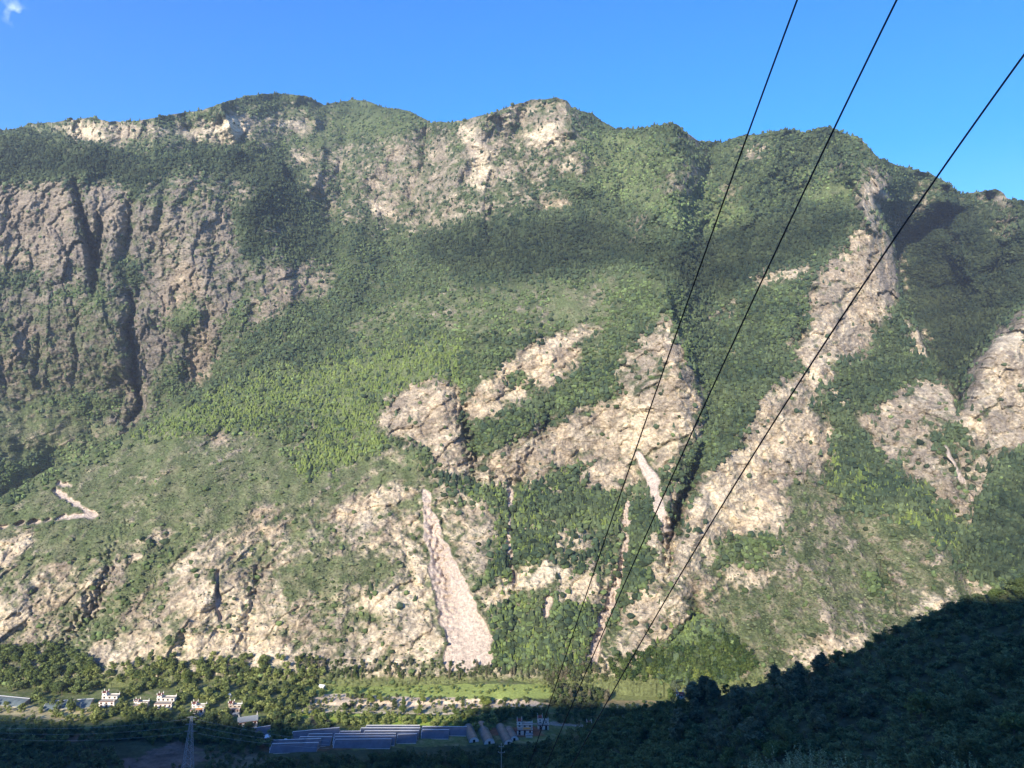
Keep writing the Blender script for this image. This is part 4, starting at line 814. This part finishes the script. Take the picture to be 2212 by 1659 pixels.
# greenhouses: a brick back wall and an arched film roof that falls towards the camera
def greenhouse(label, x0, y0, x1, y1, span=7.5, m='film'):
    a = floor_at(x0*KM, y0*KM, -247.5); b = floor_at(x1*KM, y1*KM, -247.5); L = math.hypot(b[0]-a[0], b[1]-a[1]); cx_, cy_ = (a[0]+b[0])/2, (a[1]+b[1])/2
    o = empty('greenhouse', (cx_, cy_-span*.3, H(cx_, cy_-span*.3)-.1), math.atan2(b[1]-a[1], b[0]-a[0])); tag(o, label, 'greenhouse', 'long film greenhouses in the shaded valley floor' if m == 'film' else 'pale film greenhouses at the left edge of the valley')
    n = 9; pr = [(-span/2+span*.94*(i/n), 3.1*math.sin(.5*math.pi*(i/n)**.75)+.05) for i in range(n+1)]
    q = MB(); k = max(2, int(L/6)); 
    for j in range(k):                                     # one film bay after another, each slightly slack
        xa, xb = -L/2+L*j/k, -L/2+L*(j+1)/k; dz = random.uniform(-.04, .04)
        vs = [(xx, p[0], p[1]+dz) for xx in (xa, xb) for p in pr]+[(xx, p[0], p[1]+dz-.08) for xx in (xa, xb) for p in pr]; N = n+1
        q.add(vs, [(i, i+1, N+i+1, N+i) for i in range(n)]+[(2*N+i, 3*N+i, 3*N+i+1, 2*N+i+1) for i in range(n)])
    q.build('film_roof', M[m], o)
    q = MB(); q.box(-L/2-.1, L/2+.1, span*.44+.02, span*.44+.55, -.5, 3.3); q.build('back_wall', M['brick'], o)
    q = MB(); q.box(-L/2-.1, L/2+.1, span*.44-.1, span*.44+.6, 3.303, 3.42); q.build('ridge_strip', M['edge'], o)
    q = MB(); q.box(-L/2, L/2, -span/2-.35, -span/2-.02, -.3, .28); q.build('front_edging', M['concrete'], o)
    for s in (-1, 1):
        vs = [(s*(L/2+.0), p[0], p[1]-.1) for p in pr]+[(s*(L/2+.0), span*.44, -.5), (s*(L/2), -span/2, -.5)]; vs2 = [(p[0]+s*.25, p[1], p[2]) for p in vs]; N = len(vs)
        q = MB(); q.add(vs+vs2, [tuple(range(N)), tuple(range(N, 2*N))[::-1]]+[(i, (i+1) % N, N+(i+1) % N, N+i) for i in range(N)]); q.build('end_wall', M['edge'] if s < 0 else M['brick'], o)
GH = [('nearest film greenhouse at the lower left of the rows', 612, 1684, 716, 1681), ('second film greenhouse from the front at the lower left of the rows', 612, 1675, 722, 1671),
 ('short film greenhouse third from the front on the left, left of the gap', 674, 1666, 746, 1666), ('short film greenhouse at the back of the left stack', 694, 1659, 747, 1658),
 ('long film greenhouse at the front of the middle stack', 754, 1672, 880, 1671), ('long film greenhouse second from the front in the middle stack', 753, 1664.5, 890, 1663.5), ('long film greenhouse third from the front in the middle stack', 753, 1657.5, 890, 1656.5),
 ('short film greenhouse between the tilted one and the middle stack', 765, 1651.5, 811, 1651), ('film greenhouse at the front of the right stack, short and half hidden', 895, 1657, 938, 1656), ('film greenhouse second from the front in the right stack', 820, 1650, 942, 1649.5),
 ('film greenhouse second from the back in the right stack', 812, 1643, 945, 1643), ('rearmost film greenhouse catching the last sun', 824, 1636.5, 944, 1636.5),
 ('rear film greenhouse right of the path beside the stacks', 950, 1637, 1050, 1638), ('front film greenhouse right of the path, mostly behind trees', 950, 1645, 1010, 1645),
 ('tilted film greenhouse standing apart left of the stacks', 660, 1653, 765, 1643), ('film greenhouse below the house with the grey pitched roof', 545, 1649, 612, 1638)]
for g in GH: greenhouse(*g)
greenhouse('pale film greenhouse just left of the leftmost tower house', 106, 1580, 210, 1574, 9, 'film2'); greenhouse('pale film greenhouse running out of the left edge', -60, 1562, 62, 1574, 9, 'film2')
def tunnel(label, px, pb, r, L, rot):
    x, y, z = ground_hit(px*KM, pb*KM); o = empty('polytunnel', (x, y+L/2, z-.1), rot); tag(o, label, 'polytunnel', 'grey polytunnels beside the shaded manor')
    r *= .85; n = 12; pr = [(-r*math.cos(math.pi*i/n), 1.0*r*math.sin(math.pi*i/n)+.3) for i in range(n+1)]; N = n+1
    q = MB(); k = 8
    for j in range(k):
        ya, yb = -L/2+L*j/k, -L/2+L*(j+1)/k; s = 1+.012*(-1)**j
        q.add([(p[0]*s, yy, p[1]*s) for yy in (ya, yb) for p in pr], [(i, i+1, N+i+1, N+i) for i in range(n)])
    q.build('film_cover', M['film2'], o)
    for s in (-1, 1):
        vs = [(p[0]*.97, s*L/2, p[1]*.97) for p in pr]; vs2 = [(a, b+s*.06, c) for a, b, c in vs]
        q = MB(); q.add(vs+vs2, [tuple(range(N)), tuple(range(N, 2*N))[::-1]]+[(i, (i+1) % N, N+(i+1) % N, N+i) for i in range(N)]); e_ = q.build('end_wall', M['edge'], o)
        q = MB(); q.box(-.8, .8, s*(L/2+.1)-.03, s*(L/2+.1)+.03, -.2, 2.1); q.build('door', M['dark'], e_)
tunnel('leftmost polytunnel, its front half behind dark trees', 1058, 1672, 4.2, 22, .25); tunnel('wide polytunnel second from the left', 1090, 1676, 4.6, 28, .25)
tunnel('polytunnel third from the left, right behind the concrete pole', 1134, 1676, 3.9, 26, .25); tunnel('small polytunnel next to the manor', 1151, 1668, 3.8, 16, .25)
# ------------------------------------------------------------------ lattice pylon, pole, wires
PY = at(431*KM, 1612*KM, 462); PYz = H(PY.x-3, PY.y); ht = PY.z-PYz+.5
py = empty('lattice_pylon', (PY.x-3, PY.y, PYz-.5)); tag(py, 'grey lattice pylon rising in front of the white houses', 'pylon')
B = 3.2
def leg(sx, sy, t): return Vector((sx*(B*(1-t)+.45*t)+3*t, sy*(B*(1-t)+.45*t), ht*t))
for sx in (-1, 1):
    for sy in (-1, 1): q = MB(); q.bar(leg(sx, sy, 0), leg(sx, sy, 1), .17, 4, .11); q.build('leg', M['steel'], py)
q = MB(); nb = 11; ts = [1-(1-i/nb)**1.25 for i in range(nb+1)]
for i in range(nb):
    for a, b in (((-1,-1),(1,-1)),((1,-1),(1,1)),((1,1),(-1,1)),((-1,1),(-1,-1))):
        q.bar(leg(*a, ts[i]), leg(*b, ts[i+1]), .07); q.bar(leg(*b, ts[i]), leg(*a, ts[i+1]), .07); q.bar(leg(*a, ts[i+1]), leg(*b, ts[i+1]), .06)
q.build('bracing', M['steel'], py)
arms = []
for t, L in ((.985, 3.2), (.87, 3.6), (.76, 4.0)):
    q = MB(); c = Vector((3*t, 0, ht*t)); 
    for s in (-1, 1): q.bar(c+Vector((0, 0, .5)), c+Vector((s*L, 0, 0)), .10); q.bar(c-Vector((0, 0, .3)), c+Vector((s*L, 0, 0)), .10); q.bar(c+Vector((s*L*.5, 0, -.15)), c+Vector((s*L*.5, 0, .25)), .06)
    am = q.build('cross_arm', M['steel'], py)
    for s in (-1, 1): q = MB(); q.bar(c+Vector((s*L, 0, -.05)), c+Vector((s*L, 0, -1.2)), .13, 6); q.build('insulator', M['ceramic'], am)
    arms.append((c, L))
def wire(name, label, cat, pts, r, m, group=None, n=40, nn=5):
    cu_ = bpy.data.curves.new(name, 'CURVE'); cu_.dimensions = '3D'; cu_.bevel_depth = r; cu_.bevel_resolution = 1; sp = cu_.splines.new('POLY'); sp.points.add(len(pts)-1)
    for i, p in enumerate(pts): sp.points[i].co = (*p, 1)
    tmp = bpy.data.objects.new('tmp', cu_); COL.objects.link(tmp); dg = bpy.context.evaluated_depsgraph_get(); me = bpy.data.meshes.new_from_object(tmp.evaluated_get(dg)); bpy.data.objects.remove(tmp)
    me.name = name; me.materials.clear(); me.materials.append(m); o = bpy.data.objects.new(name, me); COL.objects.link(o); return tag(o, label, cat, group)
def sag(a, b, s, n=40): return [Vector(a).lerp(Vector(b), i/n)-Vector((0, 0, s*4*(i/n)*(1-i/n))) for i in range(n+1)]
base = Vector(py.location)
for (c, L), nm, vl, vr in zip(arms, ('top', 'middle', 'lowest'), (1622, 1632, 1645), (1668, 1676, 1684)):
    wire('power_wire', f'{nm} thin wire running left from the lattice pylon', 'wire', sag(base+c+Vector((-L, 0, -1.2)), at(-140, vl*KM+4, 500), 5), .06, M['wire'], 'wires of the lattice pylon')
    wire('power_wire', f'{nm} thin wire running right from the lattice pylon', 'wire', sag(base+c+Vector((L, 0, -1.2)), at(740*KM, vr*KM, 430), 1.5), .06, M['wire'], 'wires of the lattice pylon')
def pole(label, px, ptop, Y, arms_=True, r=.16, name='utility_pole'):
    t = at(px*KM, ptop*KM, Y); zb = H(t.x, t.y); h = t.z-zb; o = empty(name, (t.x, t.y, zb)); tag(o, label, 'utility pole')
    q = MB(); q.bar((0, 0, -1), (0, 0, h), r*1.3, 8, r*.8); q.build('shaft', M['concrete'], o)
    if arms_:
        for dz, L in ((1.6, 1.1), (4.2, 1.5)):
            q = MB(); q.box(-L, L, -.26, -.14, h-dz, h-dz+.14); q.bar((-L*.6, -.2, h-dz), (0, -.2, h-dz-.9), .04); q.bar((L*.6, -.2, h-dz), (0, -.2, h-dz-.9), .04); a_ = q.build('cross_arm', M['steel'], o)
            for s in (-1, 1): q = MB(); q.bar((s*(L-.1), -.2, h-dz+.14), (s*(L-.1), -.2, h-dz+.62), .1, 6, .06); q.build('insulator', M['edge'], a_)
    return o
pole('concrete utility pole with two cross arms at the bottom edge', 1128, 1672, 335)
pole('slim pale pole beside the shaded track behind the manor', 1177, 1609, 560, False, .12); pole('slim pale pole in the shade right of the manor', 1299, 1595, 575, False, .12)
pole('short pole at the left end of the tunnels', 1068, 1624, 535, False, .12)
# three heavy cables coming down over the camera's right shoulder
CB = [('left', [(1722,0,62),(1468,700,90),(1190,1515,128),(1140,1662,142)]), ('middle', [(1937,0,60),(1570,770,90),(1240,1512,126),(1176,1662,140)]), ('right', [(2212,119,60),(1742,800,88),(1308,1530,124),(1228,1662,136)])]
for nm, pts in CB:
    # cubic through the four measured points, extended beyond the frame at both ends
    T = np.array([0, 1/3, 2/3, 1.]); P3 = np.array([tuple(at(*p)) for p in pts]); inv = 1/P3[:, 1]
    a_, b_ = P3[0], P3[-1]; dirv = b_-a_
    uv = np.array([[p[0], p[1]] for p in pts], float); tt = (uv[:, 1]-uv[0, 1])/(uv[-1, 1]-uv[0, 1]); qu = np.polyfit(tt, uv[:, 0], 2); qi = np.polyfit(tt, inv, 1)
    path = [tuple(at(np.polyval(qu, t), uv[0, 1]+t*(uv[-1, 1]-uv[0, 1]), 1/np.polyval(qi, t))) for t in np.linspace(-.22, 1.3, 60)]
    wire('power_cable', f'{nm} one of the three black cables slanting down across the mountain', 'cable', path, .088, M['cable'], 'black cables crossing the view')
# ================================================================== trees
for a in [(212,262,1545,1592),(288,334,1565,1597),(336,394,1548,1598),(418,464,1575,1608),(502,545,1572,1608),(522,582,1603,1638),(545,612,1635,1652),(655,768,1640,1662),(608,724,1668,1692),(670,892,1652,1676),(808,1052,1630,1660),(1048,1160,1640,1678),(1156,1242,1616,1657),(1522,1546,1560,1592),(100,212,1560,1584),(-60,64,1550,1578),(515,522,1560,1570),(598,612,1652,1668)]:
    BLOCK.append((a[0]*KM-3, (a[2]+6)*KM, a[1]*KM+3, a[3]*KM+4))
LIT = 'trees of the sunlit valley woods'; SH = 'dark trees in the shaded valley bottom'; NEAR = 'dark trees on the shaded near slope'; POP = 'poplars on the shaded near slope'
zone([(0,1425),(120,1408),(200,1440),(205,1500),(150,1525),(0,1490)], 26, ['rd','rd','br'], 8, 12, 'dense green tree in the sunlit grove at the left edge', LIT)
zone([(200,1480),(330,1440),(480,1445),(640,1470),(660,1520),(600,1545),(400,1530),(210,1530)], 40, ['rd','rd','br','rd'], 7, 11, 'round green tree around and behind the sunlit houses', LIT)
zone([(255,1592),(350,1600),(560,1612),(520,1622),(260,1606)], 9, ['rd','sh'], 4, 7, 'low tree right in front of the sunlit houses', 'trees in front of the houses', avoid=False)
zone([(640,1440),(900,1440),(1180,1455),(1190,1476),(640,1474)], 34, ['gy','gy','gy','rd'], 6, 10, 'thin greyish poplar in the rows under the cliff', 'thin poplars in rows along the foot of the mountain', (.55, .9))
zone([(680,1500),(1060,1512),(1060,1546),(680,1546)], 18, ['rd','br'], 5, 9, 'single round tree on the bare pale bank', 'round trees on the pale bank')
for (u, v, h) in [(1043,1522,8.5),(1091,1520,5.5),(905,1545,9),(1020,1550,8),(985,1552,8),(770,1500,7)]:
    g = ground_hit(u, v); plant('br' if h > 8 else 'rd', g[0], g[1], g[2], h, 'round tree on the pale bank, '+{1043: 'the large one right of centre', 1091: 'the small one furthest right', 905: 'by the road left of the pair', 1020: 'right one of the pair by the road', 985: 'left one of the pair by the road', 770: 'on the grass edge at the left'}[u], 'round trees on the pale bank', 1.25)
zone([(1190,1450),(1310,1450),(1320,1520),(1200,1520)], 20, ['gy','rd','gy','sh'], 7, 11, 'grey green tree between the pale bank and the maize field', LIT)
zone([(1320,1440),(1450,1430),(1560,1440),(1590,1490),(1450,1510),(1430,1480)], 26, ['rd','cn','br'], 8, 13, 'tree of the green wood at the mouth of the gorge', LIT)
g = ground_hit(1391, 1520); plant('rd', g[0], g[1], g[2], 3.5, 'small round bush alone in the mown field', 'lone bush', 1.5)
zone([(0,1585),(200,1590),(300,1562),(620,1560),(640,1600),(560,1640),(300,1600),(0,1640)], 34, ['rd','sh'], 7, 11, 'dark tree in the shaded hollow below the lit houses', SH)
zone([(620,1552),(1060,1556),(1060,1580),(960,1588),(620,1580)], 14, ['rd','br'], 5, 8, 'tree in the hedge between bank and greenhouses', SH)
zone([(1000,1545),(1300,1540),(1480,1535),(1480,1600),(1300,1610),(1210,1560),(1020,1565)], 24, ['rd','sh'], 6, 9, 'dark tree above the shaded track', SH)
zone([(600,1652),(900,1640),(1060,1655),(1200,1700),(1200,1760),(600,1760)], 26, ['sh','rd'], 8, 12, 'dark tree standing in front of the greenhouses', NEAR)
zone([(1440,1500),(1560,1465),(1800,1440),(1900,1480),(1900,1560),(1700,1640),(1450,1640)], 26, 'po', 9, 14, 'tall pale leaved poplar in the shaded grove right of the field', POP, (1.5, 2.2), 7)
zone([(1180,1640),(1500,1560),(2212,1450),(2212,1760),(1180,1760)], 22, ['sh','rd'], 7, 12, 'dark bushy tree on the shaded near slope', NEAR, (1., 1.5), 7)
zone([(1730,1450),(1850,1415),(1960,1355),(2080,1315),(2212,1265),(2212,1290),(2080,1340),(1960,1380),(1850,1440)], 16, ['sh','rd'], 4, 7, 'tree on the crest of the near spur', 'trees along the crest of the near spur', (1.1, 1.6))
g = ground_hit(1465, 1560); 
if g: plant('cn', g[0], g[1], g[2], 14, 'dark pointed conifer beside the small white house', 'dark conifers beside the small house', 1.2)
# the bush at the bottom edge, close to the camera
def near_bush(u, v, Y, h, n, label, sd):
    t = at(u, v, Y); r = np.random.default_rng(sd); o = empty('willow_bush', (t.x, t.y, t.z-h)); tag(o, label, 'bush')
    Vs, cs = [], []; q = MB()
    for i in range(n):
        a = r.uniform(0, 6.28); sp = r.uniform(.1, 1)**.6*2.6*h/4.5; hh = h*r.uniform(.55, 1.03)*(1-.28*(sp/2.6)**2); tip = Vector((sp*math.cos(a), sp*math.sin(a), hh)); b0 = Vector((tip.x*.25, tip.y*.25, 0)); mid = b0.lerp(tip, .6)+Vector((0, 0, .3))
        q.bar(b0, mid, .03, 3, .02); q.bar(mid, tip, .02, 3, .006)
        for s in np.linspace(.35, 1, 30):
            c = b0.lerp(mid, s/.6) if s < .6 else mid.lerp(tip, (s-.6)/.4)
            for _ in range(2):
                th = r.uniform(0, 6.28); d = Vector((math.cos(th), math.sin(th), r.uniform(.1, 1.1))).normalized(); f = d.cross(Vector((0, 0, 1))).normalized(); L = r.uniform(.13, .26)
                Vs += [c, c+d*L*.5+f*.04, c+d*L, c+d*L*.5-f*.04]; k = r.uniform(.7, 1.4); cs += [(.26*k, .33*k, .19*k)]*4
    mesh_np('foliage', np.array(Vs), np.arange(len(Vs)).reshape(-1, 4), np.array(cs), M['foliage'], o); q.build('stem', M['bark'], o)
near_bush(1760, 1598, 58, 8, 230, 'pale leaved willow bush at the bottom edge, closest to the camera', 1)
near_bush(1670, 1622, 56, 7, 130, 'smaller willow bush left of the closest one', 2); near_bush(2080, 1625, 62, 7, 130, 'willow bush near the bottom right corner', 3); near_bush(1860, 1622, 60, 7, 130, 'willow bush right of the closest one', 4)
# ------------------------------------------------------------------ woods and undergrowth too many to count
def woods(name, label, cat, polys, leaf, mtl=M['foliage']):
    Vs, Fs, Cs = [], [], []; tot = 0; mods = []
    for sd in range(6): V, Fq, cc, _ = leaf_tree(seed=40+sd, n=leaf[0], lobes=9, leaf=leaf[1], col=((1, 1, 1), (1.5, 1.5, 1.5))); mods.append((V, cc))
    for poly, n, h0, h1, c0, c1, wd in polys:
        xs = [p[0] for p in poly]; ys = [p[1] for p in poly]; k = 0
        us = rng.uniform(min(xs), max(xs), n*3); vs = rng.uniform(min(ys), max(ys), n*3); ok = inpoly(poly, us, vs)
        for u, v in zip(us[ok][:n], vs[ok][:n]):
            if any(a < u < c and b < v < d for a, b, c, d in BLOCK): continue
            g = ground_hit(u, v)
            if g is None: continue
            h = rng.uniform(h0, h1); V, cc = mods[rng.integers(6)]; th = rng.uniform(0, 6.28); c_, s_ = math.cos(th), math.sin(th); q = V*h/10; q = q*np.array((wd, wd, 1))
            Vs.append(np.stack([q[:, 0]*c_-q[:, 1]*s_+g[0], q[:, 0]*s_+q[:, 1]*c_+g[1], q[:, 2]+g[2]-.12*h], -1)); t = rng.random(); Cs.append(cc*(np.array(c0)*(1-t)+np.array(c1)*t))
    V = np.concatenate(Vs); o = mesh_np(name, V, np.arange(len(V)).reshape(-1, 4), np.concatenate(Cs), mtl); return tag(o, label, cat, kind='stuff')
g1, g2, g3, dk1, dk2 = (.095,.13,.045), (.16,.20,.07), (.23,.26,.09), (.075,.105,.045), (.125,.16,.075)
woods('valley_woods', 'mixed green woods filling the sunlit valley edge', 'woods', [
 ([(-60,1410),(120,1395),(210,1440),(210,1510),(150,1540),(-60,1500)], 260, 6, 11, g1, g2, 1.1),
 ([(190,1460),(330,1425),(500,1420),(700,1430),(700,1478),(660,1530),(600,1560),(200,1560)], 480, 5, 10, g1, g3, 1.1),
 ([(640,1425),(1190,1440),(1190,1472),(640,1472)], 170, 3, 8, g1, (.10,.11,.07), .8),
 ([(-60,1520),(210,1535),(210,1572),(-60,1572)], 110, 2, 6, g2, g3, 1.2),
 ([(640,1478),(1190,1484),(1190,1500),(640,1500)], 110, 2, 4, g2, g3, 1.2),
 ([(660,1500),(1180,1515),(1180,1545),(640,1540)], 230, 1.5, 5, (.07,.08,.045), g2, 1.2),
 ([(620,1544),(1080,1550),(1060,1592),(620,1580)], 260, 3, 7, g2, g3, 1.2),
 ([(1180,1440),(1320,1430),(1310,1480),(1300,1540),(1190,1530)], 190, 5, 9, g1, (.09,.095,.06), 1.),
 ([(1310,1440),(1450,1400),(1580,1380),(1640,1440),(1560,1510),(1450,1520),(1430,1485),(1330,1475)], 420, 5, 11, (.035,.065,.025), (.085,.12,.035), 1.),
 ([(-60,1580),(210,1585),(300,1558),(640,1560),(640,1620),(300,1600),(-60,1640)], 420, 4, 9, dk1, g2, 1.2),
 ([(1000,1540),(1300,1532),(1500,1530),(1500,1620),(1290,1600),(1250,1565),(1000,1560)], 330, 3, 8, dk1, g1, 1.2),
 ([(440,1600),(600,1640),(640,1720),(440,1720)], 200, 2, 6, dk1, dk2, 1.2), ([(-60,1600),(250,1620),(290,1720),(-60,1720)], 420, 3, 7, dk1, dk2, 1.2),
 ], (170, .75))
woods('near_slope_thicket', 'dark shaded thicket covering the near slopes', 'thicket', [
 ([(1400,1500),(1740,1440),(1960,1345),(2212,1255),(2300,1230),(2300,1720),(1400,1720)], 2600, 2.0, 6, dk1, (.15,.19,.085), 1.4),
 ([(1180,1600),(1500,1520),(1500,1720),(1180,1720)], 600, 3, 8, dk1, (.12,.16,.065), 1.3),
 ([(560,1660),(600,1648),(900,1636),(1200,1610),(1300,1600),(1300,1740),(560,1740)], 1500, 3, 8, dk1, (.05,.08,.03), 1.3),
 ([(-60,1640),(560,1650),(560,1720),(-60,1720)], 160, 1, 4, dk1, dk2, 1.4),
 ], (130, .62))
# ------------------------------------------------------------------ thin blue air between here and the far slopes
hz = MB(); hz.box(-3300, 3300, -2900, 4200, -1700, 1150); ho = hz.build('haze', None); tag(ho, kind='stuff', label='thin blue haze filling the valley air', cat='haze')
hm = bpy.data.materials.new('thin_haze'); hm.use_nodes = True; n_ = hm.node_tree; n_.nodes.clear(); vo = n_.nodes.new('ShaderNodeVolumePrincipled'); oo = n_.nodes.new('ShaderNodeOutputMaterial'); n_.links.new(vo.outputs[0], oo.inputs['Volume'])
vo.inputs['Color'].default_value = (.75, .86, 1, 1); vo.inputs['Density'].default_value = HAZE; vo.inputs['Anisotropy'].default_value = .2
ho.data.materials.append(hm)
